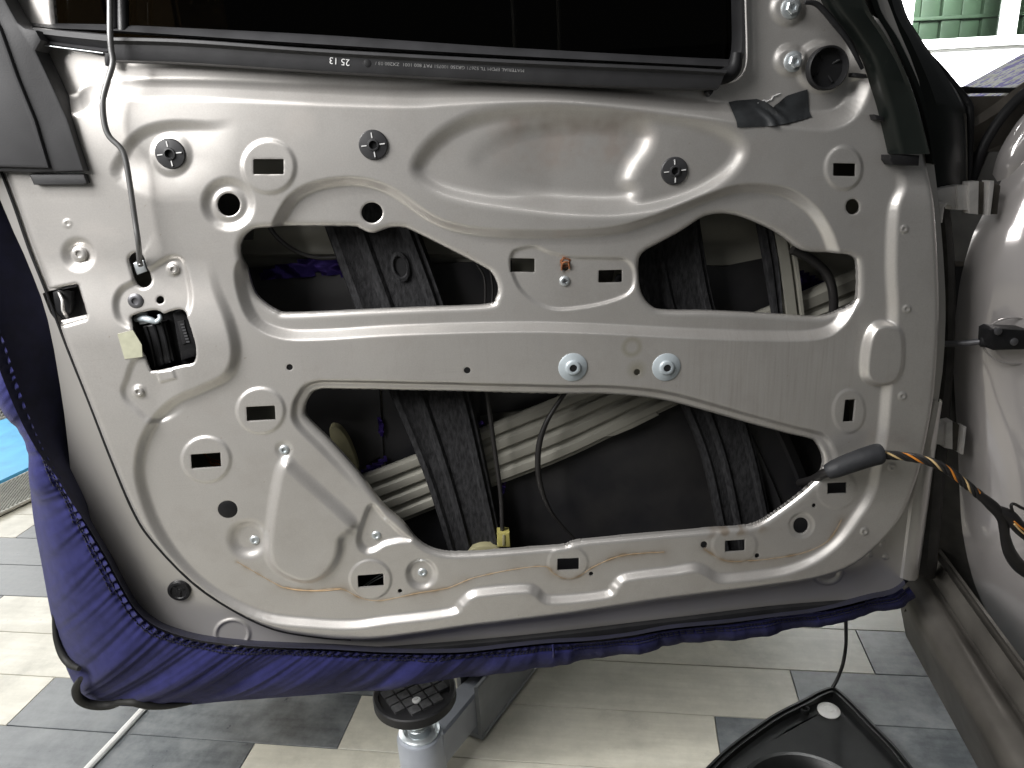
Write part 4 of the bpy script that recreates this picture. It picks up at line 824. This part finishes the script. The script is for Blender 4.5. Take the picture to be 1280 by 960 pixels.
# ------------------------------------------------------------------ blue cover drawn round the door edge
cover = thing('door_cover', 'dark blue gathered cloth cover drawn over the lower edge of the car door', 'cloth cover', (-0.2, 0.03, 0.22))
pair = [  # (inner elastic edge px), (outer silhouette px)
    ((-75, 180), (-110, 200)), ((-48, 290), (-80, 320)), ((-18, 370), (-40, 400)), ((4, 425), (-10, 455)), ((20, 475), (4, 505)), ((38, 525), (24, 537)), ((56, 565), (35, 560)), ((76, 598), (37, 600)), ((95, 633), (42, 650)), ((108, 660), (52, 705)), ((131, 699), (63, 765)), ((150, 735), (72, 800)), ((168, 764), (84, 838)), ((190, 783), (97, 862)), ((215, 794), (106, 872)),
    ((250, 803), (122, 879)), ((300, 809), (160, 883)), ((350, 812), (215, 883)), ((410, 814), (290, 876)), ((486, 818), (400, 868)), ((572, 818), (500, 858)), ((640, 811), (600, 843)), ((689, 806), (680, 832)), ((740, 803), (740, 822)), ((790, 797), (795, 811.5)), ((840, 788), (840, 803)), ((910, 781), (910, 796)), ((965, 774), (970, 787)), ((1015, 768), (1015, 777)), ((1055, 760), (1060, 768)), ((1090, 751), (1095, 760)), ((1120, 744), (1122, 751)), ((1136, 733), (1137, 744))]
inn = cr(np.array([W(a[0], a[1], -0.016) for a, b in pair]), 26); outr = cr(np.array([W(b[0], b[1], 0.045) for a, b in pair]), 26)
nS = len(inn); arc = np.r_[0, np.cumsum(np.linalg.norm(np.diff(inn, axis=0), axis=1))]
wid = np.linalg.norm(inn-outr, axis=1)
tan = np.gradient(inn, axis=0); tan /= np.linalg.norm(tan, axis=1)[:, None]
outd = (outr-inn); outd[:, 1] = 0; outd -= tan*np.sum(outd*tan, 1)[:, None]; outd /= np.linalg.norm(outd, axis=1)[:, None]+1e-9
TT = np.r_[np.linspace(0, 0.22, 9), np.linspace(0.27, 1.0, 22), 1.03, 1.0, 0.9]
gath = np.sin(2*math.pi*(arc/0.0115+0.35*noise1(arc, 4, 14)))            # elastic gathers
fold = noise1(arc, 9, 9, 2); fold2 = noise1(arc, 12, 28, 2)
ipx = np.interp(np.linspace(0, 1, nS), np.linspace(0, 1, len(pair)), [a[0] for a, b in pair]); gath = gath*(1-0.8*sstep(560, 720, ipx))
wid2 = np.hypot((inn-outr)[:, 0], (inn-outr)[:, 2]); sc = np.clip(wid2/0.065, 0.1, 1.0)
V = []
for i in range(nS):
    for j, t in enumerate(TT):
        p = inn[i]*(1-t)+outr[i]*t
        bulge = math.sin(min(1, max(0, t))*math.pi)*0.018*sc[i]
        st = 0.010/max(wid[i], 0.02)                               # distance of the stitch line from the free edge
        ruff = max(0.0, 1-t/(st*1.15)); near = math.exp(-(t-st)/0.22) if t > st else 1.0
        amp = 0.0042*ruff*gath[i] + 0.0007*near*gath[i]*(0.5+0.5*sc[i]) - 0.0035*math.exp(-((t-st)/(0.35*st))**2)
        fa = math.sin(min(1, t)*math.pi)**0.7 if t < 1 else 0
        f_ = 0.0055*sc[i]**2*fa*(abs(fold[i]*1.5)**0.7*np.sign(fold[i])) + 0.0022*sc[i]**2*fa*fold2[i]
        p = p + np.array([0, -1, 0])*(bulge+amp+f_) - outd[i]*(0.0034*ruff*gath[i])
        if j == len(TT)-3: p = p+np.array([0, 0.02, 0])
        if j == len(TT)-2: p = p+np.array([0, 0.05, 0])
        if j == len(TT)-1: p = p+np.array([0, 0.075, 0])
        V.append(p)
k = len(TT); F = [(i*k+j, i*k+j+1, (i+1)*k+j+1, (i+1)*k+j) for i in range(nS-1) for j in range(k-1)]
cl = mobj('cloth', V, F, CLOTH, cover, sharp=180)
# stitches along the elastic: two rows of short dark threads
gs = []; L_ = arc[-1]
for row in (0.0085, 0.0125):
    s = 0.01
    while s < L_-0.01:
        i = int(np.searchsorted(arc, s)); i = min(i, nS-1); t = row/max(wid[i], 0.012)
        if t < 0.8:
            jj = int(np.argmin(np.abs(TT[:31]-t))); p0 = np.array(V[i*k+jj]); p1 = np.array(V[min(i+3, nS-1)*k+jj]); off = np.array([0, -0.0018, 0])
            d_ = p1-p0; ln = np.linalg.norm(d_)
            if ln > 1e-5:
                d_ /= ln; gs.append(box_geo(p0+off+d_*0.001, d_*0.0014, np.cross(d_, [0, 1, 0])*0.0006, np.array([0, 0.0008, 0])))
        s += 0.0042
Vs, Fs = merge(gs); so = mobj('stitching', Vs, Fs, STITCH, cover, smooth=False); so['kind'] = 'stuff'
# dark lining between the elastic and the door edge
_bk = [(-2, 180), (30, 290), (54, 370), (72, 425), (82, 475), (90, 525), (96, 565), (104, 598), (116, 633)]
back = cr(np.array([W(*_bk[i], 0.04) if i < len(_bk) else W(a[0]+3, a[1]-4, 0.03) for i, (a, b) in enumerate(pair)]), 26)
V = []
for i in range(nS):
    for t in (-0.3, 0.1, 0.6, 1.0): V.append(inn[i]*(1-t)+back[i]*t+np.array([0, 0.006+0.012*max(0, math.sin(t*3.14)), 0]))
F = [(i*4+j, i*4+j+1, (i+1)*4+j+1, (i+1)*4+j) for i in range(nS-1) for j in range(3)]
mobj('lining', V, F, LINING, cover, sharp=180)
# black piping on the lower corner
tube('piping', WL([(67, 768, .04), (70, 796, .036), (77, 817, .03), (87, 830, .02), (99, 836, .0)]), [0.002, 0.004, 0.005, 0.005, 0.003], PIPING, cover)
tube('piping', WL([(101, 848, .0), (95, 859, .01), (97, 871, .02), (108, 879, .026), (124, 882, .03), (140, 881, .03), (152, 877, .02)]), [0.003, 0.0055, 0.0065, 0.0065, 0.006, 0.004], PIPING, cover)
tube('piping', WL([(146, 878, .02), (165, 878, .012), (185, 881, .02), (210, 882, .03), (240, 879, .04)]), [0.003, 0.005, 0.0065, 0.005, 0.0015], PIPING, cover)
tube('seam', WL([(691, 806, -0.022), (692, 818, -0.020), (690, 833, 0.01)]), 0.0016, CLOTH, cover, seg=6)

# ------------------------------------------------------------------ lift arm under the door
TREAD = mat('dusty_tread_rubber', (0.05, 0.05, 0.052), rough=0.8, var=0.4, nscale=120, bump=0.3, bscale=600)
lift = thing('lift_arm', 'grey vehicle lift arm with round black rubber pad under the door', 'lift arm', (-0.13, 0.1, 0))
pc = G(518, 863, 0.188); pc[2] = 0.0
pr_ = 0.064
pad = lathe('rubber_pad', pc+np.array([0, 0, 0.170]), [(pr_*0.96, 0), (pr_, 0.003), (pr_, 0.017), (pr_*0.97, 0.019), (pr_*0.88, 0.019), (pr_*0.86, 0.016), (0.002, 0.016)], RUBBER, lift, n=(0, 0, 1), seg=56)
for gi in range(-3, 4):
    for gj in range(-3, 4):
        c2 = np.array([gi*0.0185, gj*0.0185]); ro = np.array([c2[0]*math.cos(.5)-c2[1]*math.sin(.5), c2[0]*math.sin(.5)+c2[1]*math.cos(.5)])
        if np.hypot(*ro) > pr_*0.76: continue
        e1 = np.array([math.cos(.5), math.sin(.5), 0])*0.0078; e2 = np.array([-math.sin(.5), math.cos(.5), 0])*0.0078
        V, F = box_geo(pc+np.array([ro[0], ro[1], 0.1870]), e1, e2, np.array([0, 0, 0.0028])); mobj('tread_block', V, F, TREAD, pad, smooth=False)
lathe('pad_screw', pc+np.array([0.004, -0.024, 0.1892]), [(0.0065, 0), (0.0065, 0.002), (0.005, 0.0032), (0.003, 0.0032), (0.0025, 0.002)], BUTTON, lift, n=(0, 0, 1), seg=20)
pz = pc
lathe('lift_screw', pz+np.array([0, 0, 0.098]), [(0.018, 0), (0.018, 0.073)], ZINC, lift, n=(0, 0, 1), seg=28)
thr = [pz+np.array([0.0186*math.cos(a), 0.0186*math.sin(a), 0.118+0.0045*a/6.283]) for a in np.linspace(0, 6.283*7, 120)]
V, F = tube_geo(thr, 0.0013, 6); mobj('screw_thread', V, F, ZINC, lift)
lathe('collar', pz+np.array([0, 0, 0.108]), [(0.030, -0.004), (0.032, 0.004), (0.029, 0.006), (0.025, 0.007), (0.0235, 0.004), (0.0225, 0.0)], ZINC, lift, n=(0, 0, 1), seg=36)
lathe('arm_socket', pz+np.array([0, 0, 0.006]), [(0.036, 0), (0.0365, 0.004), (0.0365, 0.094), (0.0345, 0.099), (0.030, 0.1005), (0.022, 0.1005), (0.022, 0.08)], LIFTM, lift, n=(0, 0, 1), seg=48)
def beam_box(name, a, b, w0, w1, z0, z1, m, par, bev=0.004):
    a = np.array(a, float); b = np.array(b, float); d = b-a; d[2] = 0; d /= np.linalg.norm(d); s = np.array([d[1], -d[0], 0]); V = []; F = []
    sec = lambda w_, lo, hi: [(-w_, lo+bev), (-w_+bev, lo), (w_-bev, lo), (w_, lo+bev), (w_, hi-bev), (w_-bev, hi), (-w_+bev, hi), (-w_, hi-bev)]
    for c_, w_ in ((a, w0), (b, w1)):
        for (q, h) in sec(w_, z0, z1): V.append(np.array([c_[0], c_[1], 0])+s*q+np.array([0, 0, h]))
    for j in range(8): F.append((j, (j+1) % 8, 8+(j+1) % 8, 8+j))
    F.append(tuple(range(8))); F.append(tuple(range(8, 16))); return mobj(name, V, F, m, par)
cA, cB = G(600, 916, 0.02), G(657, 842, 0.02); cA[2] = 0; cB[2] = 0
ad = cB-cA; ad /= np.linalg.norm(ad); ads = np.array([ad[1], -ad[0], 0])
nk = cA+ad*0.10-ads*0.018
beam_box('arm_neck', pz, nk, 0.028, 0.014, 0.03, 0.096, LIFTM, lift)
beam_box('arm_channel', cA, cA+ad*0.62, 0.004, 0.004, 0.014, 0.116, LIFTD, lift, bev=0.002)
beam_box('arm_channel', cA-ads*0.050+ad*0.02, cA-ads*0.050+ad*0.62, 0.004, 0.004, 0.014, 0.116, LIFTD, lift, bev=0.002)
beam_box('arm_channel', cA-ads*0.025+ad*0.03, cA-ads*0.025+ad*0.62, 0.030, 0.030, 0.1165, 0.124, LIFTD, lift, bev=0.002)
beam_box('arm_channel', cA-ads*0.025, cA-ads*0.025+ad*0.62, 0.030, 0.030, 0.005, 0.0135, LIFTD, lift, bev=0.002)

# ------------------------------------------------------------------ speaker plate on the floor
spk = thing('speaker_plate', 'black plastic speaker plate with white button lying on the floor at lower right', 'speaker plate', G(1040, 940, 0.0))
cz = 0.035
co = [G(x, y, cz) for x, y in [(1040, 859), (882, 958), (790, 1080), (930, 1190), (1120, 1160), (1190, 1040), (1135, 950)]]
outl = cr(np.array([G(1024, 862, cz), G(1041, 858, cz), G(1057, 868, cz), G(1092, 903, cz), co[6], co[5], co[4], co[3], co[2], co[1], G(955, 899, cz), G(1003, 873, cz)]), 8, True)
oc = outl.mean(0); k = len(outl); V = []; F = []
def inset_ring(d, z):
    q = inset2(outl[:, :2], d); return [np.array([a[0], a[1], z]) for a in q]
rings = [inset_ring(0, 0.004), inset_ring(0, cz-0.003), inset_ring(0.0015, cz), inset_ring(0.005, cz), inset_ring(0.006, cz-0.004), inset_ring(0.009, cz-0.004), inset_ring(0.010, cz-0.001), inset_ring(0.0125, cz-0.001), inset_ring(0.014, cz-0.010), inset_ring(0.03, cz-0.012)]
for r_ in rings: V += r_
for i in range(len(rings)-1):
    for j in range(k): F.append((i*k+j, i*k+(j+1) % k, (i+1)*k+(j+1) % k, (i+1)*k+j))
F.append(tuple((len(rings)-1)*k+j for j in range(k)))
mobj('housing', V, F, BAFFLE, spk)
rc = G(1010, 1015, cz-0.012)
lathe('speaker_ring', rc, [(0.105, -0.002), (0.105, 0.004), (0.100, 0.012), (0.092, 0.014), (0.086, 0.009), (0.080, -0.002), (0.03, -0.010), (0.001, -0.008)], BAFFLE, spk, n=(0, 0, 1), seg=64)
bt_ = lathe('white_button', G(1036, 888, cz-0.011), [(0.0185, -0.004), (0.0185, 0.001), (0.017, 0.0018), (0.011, 0.0024), (0.0105, 0.0016), (0.006, 0.0018), (0.0055, 0.0028), (0.0008, 0.0028)], BUTTON, spk, n=(0, 0, 1), seg=36)
lathe('screw_post', G(1006, 889, cz-0.010), [(0.008, -0.002), (0.008, 0.006), (0.006, 0.007), (0.0045, 0.006), (0.004, 0)], BAFFLE, spk, n=(0, 0, 1), seg=24)
lead = tube('speaker_lead', [W(1057, 752, 0.05), G(1057.5, 790, .16), G(1057, 810, .10), G(1053, 832, .07), G(1046, 850, .045), G(1039, 862, .03)], 0.0030, WIREB)
tag(lead, 'thin black lead hanging from the door down to the speaker plate', 'cable')

# ------------------------------------------------------------------ wiring harness from door to pillar
har = thing('wiring_harness', 'black and orange twisted wiring harness from the door to the pillar', 'wiring', W(1180, 600, -0.04))
tube('lead', WL([(1000, 604, .06), (1015, 600, .02), (1028, 593, -.005), (1042, 588, -.016)]), [0.006, 0.006, 0.007], WIREB, har)
tube('rubber_sleeve', WL([(1034, 590, -.018), (1044, 586, -.022), (1062, 579, -.024), (1082, 572, -.026), (1096, 568, -.026), (1101, 567, -.026)]), [0.0095, 0.0122, 0.0132, 0.0138, 0.0142, 0.0128], SLEEVE, har, seg=18)
main = cr(np.array(WL([(1096, 568, -.026), (1125, 570, -.035), (1155, 575, -.045), (1180, 585, -.052), (1205, 603, -.058), (1228, 622, -.062), (1248, 637, -.064), (1262, 644, -.064)])), 14)
T = np.gradient(main, axis=0); T /= np.linalg.norm(T, axis=1)[:, None]; arcm = np.r_[0, np.cumsum(np.linalg.norm(np.diff(main, axis=0), axis=1))]
for q, (ph, m_, rr_) in enumerate([(0, WIREB, .0024), (1.05, WIREB, .0024), (2.1, ORANGE, .0015), (3.14, WIREB, .0024), (4.2, WIREB, .0024), (5.2, TAN, .0015)]):
    pp = []
    for i in range(len(main)):
        u_ = np.cross(T[i], [0, 1, 0]); u_ /= np.linalg.norm(u_); v_ = np.cross(T[i], u_); a = ph+arcm[i]*math.pi*2/0.05
        fad = 1.0 if i < len(main)*0.8 else 0.7
        pp.append(main[i]+(u_*math.cos(a)+v_*math.sin(a))*0.0037*fad)
    V, F = tube_geo(pp, rr_, 8); mobj('wire', V, F, m_, har)
tube('wrapped_branch', WL([(1222, 617, -.062), (1240, 632, -.064), (1253, 648, -.064), (1256, 668, -.06), (1262, 690, -.055), (1275, 708, -.05), (1300, 725, -.05)]), [0.005, 0.0075, 0.007, 0.006, 0.008, 0.0095, 0.009], WIREB, har, seg=14)
tube('wrapped_branch', WL([(1246, 637, -.064), (1262, 645, -.068), (1275, 660, -.07), (1300, 680, -.07)]), [0.006, 0.0085, 0.009, 0.009], WIREB, har, seg=14)
tube('tie_loop', WL([(1266, 640, -.07), (1264, 632, -.072), (1268, 630, -.072), (1280, 636, -.072), (1300, 640, -.07)]), 0.002, WIREB, har, seg=8)
for q in range(3): tube('wire', WL([(1268, 652+3*q, -.078), (1280, 662+5*q, -.08), (1300, 672+6*q, -.08)]), 0.0013, [ORANGE, TAN, WIREB][q], har, seg=6)

# ------------------------------------------------------------------ car body at the right
body = thing('parked_car', 'champagne car body with hinge pillar, sill and bonnet at the right', 'car', (0.85, 0.3, 0.15))
edge = [(1300, 190), (1280, 224), (1259, 262), (1241, 297), (1226, 347), (1219, 390), (1213, 443), (1215, 487), (1219, 565), (1221, 627), (1224, 674), (1233, 722), (1247, 763), (1282, 835), (1330, 920)]
pA = cr(WL(edge, 0.055), 6); V = []; F = []
prof_p = [(-0.045, 0.095), (-0.020, 0.060), (-0.006, 0.030), (0.0, 0.012), (0.006, 0.0), (0.014, -0.012), (0.030, -0.026), (0.045, -0.036), (0.060, -0.045), (0.08, -0.056), (0.10, -0.067), (0.13, -0.083), (0.18, -0.11), (0.26, -0.15), (0.35, -0.19)]
for p in pA:
    for (dx, dy) in prof_p: V.append(p+np.array([dx, dy, 0])+np.array([0, (-0.55*max(0, 0.60-p[2])**2-0.005*math.sin(p[2]*24+dx*30))*min(1, max(0, dx/0.05)), 0]))
k = len(prof_p)
F = [(i*k+j, i*k+j+1, (i+1)*k+j+1, (i+1)*k+j) for i in range(len(pA)-1) for j in range(2, k-1)]
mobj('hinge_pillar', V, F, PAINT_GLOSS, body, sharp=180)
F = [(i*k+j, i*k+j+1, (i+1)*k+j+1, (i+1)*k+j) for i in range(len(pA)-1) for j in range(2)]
mobj('pillar_side', V, F, DARKGAP, body, sharp=180)  # pillar flank coloured near-black so that it sits in shade
# body side behind the hinges, with deep shade put into its colour
loft('body_side', WL([(1150, 120), (1152, 300), (1146, 500), (1130, 640), (1110, 760)], 0.16), WL([(1300, 120), (1290, 300), (1270, 500), (1260, 640), (1260, 800)], 0.16), [(0, 0), (0.12, -0.02), (0.2, 0.0), (0.32, 0.006), (0.45, -0.01), (0.6, 0.0), (1, 0.0)], PAINT_SHADE, body, n=30)
loft('jamb_seal', WL([(1172, 250), (1178, 330), (1178, 420), (1172, 500), (1160, 590), (1150, 720)], 0.07), WL([(1186, 250), (1194, 330), (1194, 420), (1190, 500), (1184, 590), (1172, 720)], 0.085), [(0, -0.004), (0.2, 0.006), (0.5, 0.009), (0.8, 0.005), (1, -0.006)], DARKGAP, body, n=40)
tube('jamb_gasket', WL([(1212, 304, .10), (1220, 306, .10), (1219, 330, .10), (1212, 370, .10), (1205, 405, .10)]), 0.0035, RUBBER, body)
prism('jamb_bracket', WL([(1192, 330), (1204, 328), (1196, 400), (1182, 402)], 0.09), 0.085, 0.11, SHEET, body, bevel=0.003)
prism('jamb_bracket', WL([(1190, 327), (1205, 327), (1204, 333), (1190, 333)], 0.08), 0.078, 0.084, PAINT_SHADE, body, bevel=0.002)
prism('jamb_plug', WL(circ(1196, 674, 6, 10, 18), 0.125), 0.12, 0.13, RUBBER, body, bevel=0.003)
def hinge(parts, y, name='door_hinge'):
    root = None
    for i, (pts, dy, m_) in enumerate(parts):
        o = prism(name if root is None else 'hinge_plate', WL(pts, y+dy), y+dy, y+dy+0.014, m_, body if root is None else root, bevel=0.001)
        root = root or o
    return root
h1 = hinge([([(1171, 238), (1184, 234), (1198, 232), (1198, 262), (1190, 262), (1189, 257), (1171, 256)], 0, STEEL), ([(1197, 232), (1213, 231.5), (1213, 263), (1197, 262.5)], -0.004, STEEL), ([(1212, 227.5), (1224, 226.5), (1223, 268), (1212, 267)], -0.008, STEEL), ([(1224, 227), (1237, 228), (1235, 269), (1223, 268)], 0.004, PAINT_SHADE), ([(1237, 226), (1243, 226), (1243, 231), (1238.5, 269), (1235, 269)], -0.006, STEEL), ([(1243, 228), (1251, 232), (1247, 268), (1239, 268)], 0.006, PAINT_SHADE)], 0.05)
lathe('hinge_pin', W(1174, 260, 0.045), [(0.0055, -0.018), (0.0055, 0.002), (0.0075, 0.002), (0.0075, 0.006), (0.004, 0.008)], STEEL, h1, n=(0, 0, 1), seg=18)
h2 = hinge([([(1156, 551), (1161, 530), (1183, 530.5), (1181, 557), (1158, 553)], 0, STEEL), ([(1169, 530), (1183, 530.5), (1181, 557), (1168, 555)], -0.004, STEEL), ([(1183, 528), (1191, 526.5), (1191, 562), (1181, 560)], -0.008, STEEL), ([(1191, 528), (1205, 533), (1203, 567), (1191, 562)], 0.004, PAINT_SHADE), ([(1205, 533), (1208.5, 534), (1204.5, 568.5), (1201.5, 568)], -0.006, STEEL)], 0.05)
rodc = tube('check_strap', WL([(1178, 430, .055), (1205, 429, .035), (1232, 426, .015)]), 0.0042, STEELD, body)
lathe('strap_collar', W(1231, 426, 0.015), [(0.006, -0.006), (0.0085, -0.004), (0.0085, 0.004), (0.006, 0.006)], RUBBER, body, n=(1, -0.6, 0), seg=20)
cbx = prism('strap_box', WL([(1238, 413), (1244, 410), (1285, 412), (1284, 437), (1242, 438), (1237, 430)], -0.002), -0.004, 0.02, PLASTIC, body, bevel=0.003)
for (x, y) in [(1247, 414), (1267, 427)]: lathe('strap_bolt', W(x, y, -0.004), [(0.005, -0.001), (0.005, 0.002), (0.003, 0.003), (0.001, 0.003)], STEELD, cbx, seg=14)
ring = cr(WL(circ(1268, 426, 40, 29, 24), 0.022), 2, True); V, F = tube_geo(np.vstack([ring, ring[:1]]), 0.0012, 6); mobj('strap_gasket_line', V, F, PAINT_GLOSS, body)
# sill
sp = [(1168, 860, .13), (1186, 860, .20), (1192, 860, .245), (1203, 860, .268), (1217, 860, .280), (1236, 860, .285), (1243, 860, .284), (1247, 860, .270), (1254, 860, .270), (1259, 860, .286), (1272, 860, .296), (1281, 860, .305), (1286, 860, .309), (1290, 860, .300), (1295, 860, .300), (1299, 860, .312), (1304, 860, .312)]
uv = [(G(x, y, z)@LAT, z) for x, y, z in sp]
v_far = G(1150, 738, .29)@AX; V = []; F = []
stations = np.linspace(v_far+0.10, -0.75, 40)
for v_ in stations:
    for (u_, z) in uv: V.append(CARP(u_, v_, z))
k = len(uv); F = [(i*k+j, i*k+j+1, (i+1)*k+j+1, (i+1)*k+j) for i in range(len(stations)-1) for j in range(k-1)]
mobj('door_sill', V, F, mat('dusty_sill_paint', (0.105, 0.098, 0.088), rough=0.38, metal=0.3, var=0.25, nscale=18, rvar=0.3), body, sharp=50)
loft('sill_end', WL([(1126, 735), (1150, 732), (1175, 730)], 0.12), WL([(1130, 765), (1150, 760), (1190, 760)], 0.10), [(0, 0), (0.2, 0.008), (0.4, 0.002), (0.6, 0.01), (1, 0)], PAINT_SHADE, body, n=12)
prism('sill_end_cap', [CARP(u_, 0, z) for u_, z in uv[:0]] or WL([(1120, 740), (1200, 700), (1200, 765), (1135, 765)], 0.17), 0.17, 0.18, DARKGAP, body, bevel=0)
# upper corner: windscreen pillar trim, cowl, fender and bonnet
loft('screen_pillar_trim', WL([(1095, -120), (1106, 0), (1130, 55), (1152, 115), (1164, 170), (1168, 240)], 0.06), WL([(1110, -120), (1120, 0), (1146, 52), (1176, 86), (1204, 124), (1211, 150), (1211, 235)][:6]+[(1211, 240)], 0.14), [(0, -0.004), (0.15, 0.010), (0.4, 0.016), (0.62, 0.020), (0.72, 0.014), (0.9, 0.004), (1, -0.02)], TRIMGLOSS, body, n=50)
loft('fender_return', WL([(1164, 140), (1168, 200), (1172, 250)], 0.075), WL([(1210, 142), (1211, 190), (1211, 238)], 0.10), [(0, -0.01), (0.1, 0.004), (0.5, 0.008), (0.9, 0.004), (1, -0.02)], mat('grimy_metal_green', (0.075, 0.07, 0.055), rough=0.4, metal=0.4, var=0.4, nscale=30), body, n=20)
tube('screen_gasket', WL([(1140, 50, .16), (1165, 76, .16), (1190, 106, .15), (1208, 128, .14), (1212, 142, .13), (1212, 190, .12), (1211, 238, .11)]), [0.003, 0.006, 0.006, 0.005, 0.003], RUBBER, body)
loft('fender', WL([(1213, 150), (1240, 132), (1300, 88)], 0.14), WL([(1213, 250), (1240, 250), (1300, 240)], 0.12), [(0, 0), (0.1, 0.004), (0.3, -0.008), (0.5, -0.02), (0.7, -0.01), (1, 0.0)], PAINT_SHADE, body, n=20)
tube('fender_seal', WL([(1214, 232, .12), (1226, 190, .12), (1248, 152, .12), (1275, 122, .12), (1310, 95, .12)]), 0.007, RUBBER, body)
tube('fender_edge', WL([(1250, 260, .10), (1258, 225, .095), (1268, 195, .09), (1290, 160, .09), (1320, 130, .09)]), [0.012, 0.018, 0.02, 0.02, 0.02], PAINT_GLOSS, body)
# bonnet covered with printed film
FILMP = bpy.data.materials.new('printed_film'); FILMP.use_nodes = True
N = FILMP.node_tree.nodes; L = FILMP.node_tree.links; b = N['Principled BSDF']; tc = N.new('ShaderNodeTexCoord')
mp = N.new('ShaderNodeMapping'); mp.inputs['Scale'].default_value = (28, 10, 60); mp.inputs['Rotation'].default_value = (0, 0.7, 0); L.new(tc.outputs['Object'], mp.inputs[0])
n = N.new('ShaderNodeTexNoise'); n.inputs['Scale'].default_value = 1.6; n.inputs['Detail'].default_value = 2; L.new(mp.outputs[0], n.inputs['Vector'])
c_ = N.new('ShaderNodeValToRGB'); c_.color_ramp.interpolation = 'CONSTANT'; e = c_.color_ramp.elements
e[0].position = 0; e[0].color = (0.16, 0.13, 0.45, 1); e[1].position = 0.46; e[1].color = (0.62, 0.62, 0.62, 1); e2_ = e.new(0.62); e2_.color = (0.40, 0.40, 0.28, 1); e3_ = e.new(0.68); e3_.color = (0.17, 0.14, 0.46, 1)
L.new(n.outputs[0], c_.inputs[0]); L.new(c_.outputs[0], b.inputs['Base Color']); b.inputs['Roughness'].default_value = 0.65; b.inputs['Specular IOR Level'].default_value = 0.15
bon = body
bsk = loft('bonnet', WL([(1188, 116), (1240, 88), (1330, 38)], 0.9), WL([(1206, 146), (1240, 128), (1330, 75)], 0.30), [(0, 0), (0.3, 0.01), (0.7, 0.012), (1, 0)], FILMP, bon, n=16)
tube('bonnet_edge', WL([(1210, 146, .28), (1222, 142, .28), (1240, 130, .28), (1330, 76, .28)]), 0.005, STEEL, bsk)
tube('wiper_arm', WL([(1196, 122, .22), (1202, 114, .22), (1215, 113, .22), (1250, 113, .22), (1320, 113, .22)]), [0.006, 0.007, 0.0045, 0.004, 0.004], RUBBER, body)
fab = loft('cover_flap', WL([(1085, -120), (1093, -10), (1112, 20), (1132, 44), (1139, 54)], 0.17), WL([(1105, -120), (1113, -10), (1126, 14), (1138, 36), (1141, 50)], 0.19), [(0, 0), (0.3, 0.012), (0.6, 0.012), (1, 0)], CLOTH, None, n=24)
tag(fab, 'blue cloth flap hanging by the windscreen pillar at the upper right', 'cloth')

# ------------------------------------------------------------------ ramp and grating at the far left of the floor
A, B, Cc, D = G(-90, 562), G(60, 512), G(60, 580), G(-90, 652)
ramp_o = mobj('blue_ramp', [A, B, Cc, D]+[p+np.array([0, 0, 0.02]) for p in (A, B, Cc, D)], [(4, 5, 6, 7), (0, 1, 5, 4), (1, 2, 6, 5), (2, 3, 7, 6), (3, 0, 4, 7)], BLUEMAT, smooth=False)
tag(ramp_o, 'light blue flat panel on the floor left of the door', 'floor panel')
def grate(name, label, P00, P10, P11, P01, nu, nv):
    root = thing(name, label, 'grating', (P00+P10+P11+P01)/4, 'floor gratings')
    bl = lambda u_, v_: (P00*(1-u_)+P10*u_)*(1-v_)+(P01*(1-u_)+P11*u_)*v_
    gs = []
    for fam in (0, 1):
        for i in range(-nv, nu+1):
            pts = []
            for v_ in np.linspace(0, 1, 12):
                u_ = (i+(v_*nv if fam == 0 else (1-v_)*nv))/nu
                if -0.001 <= u_ <= 1.001: pts.append(bl(u_, v_)+np.array([0, 0, 0.010+0.003*fam]))
            if len(pts) >= 2: gs.append(tube_geo(pts, 0.0035, 5))
    V, F = merge(gs); m_ = mobj('mesh', V, F, GRATEM, root); m_['kind'] = 'stuff'
    q = [bl(0, 0), bl(1, 0), bl(1, 1), bl(0, 1)]
    mobj('pit', [p+np.array([0, 0, 0.0012]) for p in q], [(0, 1, 2, 3)], DARKGAP, root, smooth=False)
    for a, b in ((0, 1), (3, 2)): tube('frame_bar', [q[a]+np.array([0, 0, .01]), q[b]+np.array([0, 0, .01])], 0.006, GRATEM, root, seg=6)
grate('floor_grating', 'metal floor grating just beyond the light blue panel', G(-90, 500), G(60, 460), G(60, 508), G(-90, 557), 26, 8)
grate('floor_grating', 'metal floor grating on the near side of the light blue panel', G(-90, 655), G(60, 583), G(60, 618), G(-90, 690), 26, 8)
st = tube('white_strip', [G(181, 884, .005), G(146, 922, .005), G(112, 958, .005), G(70, 1005, .005)], 0.006, BUTTON, smooth_path=False, seg=8)
tag(st, 'thin white strip lying across the grey floor planks at lower left', 'strip')
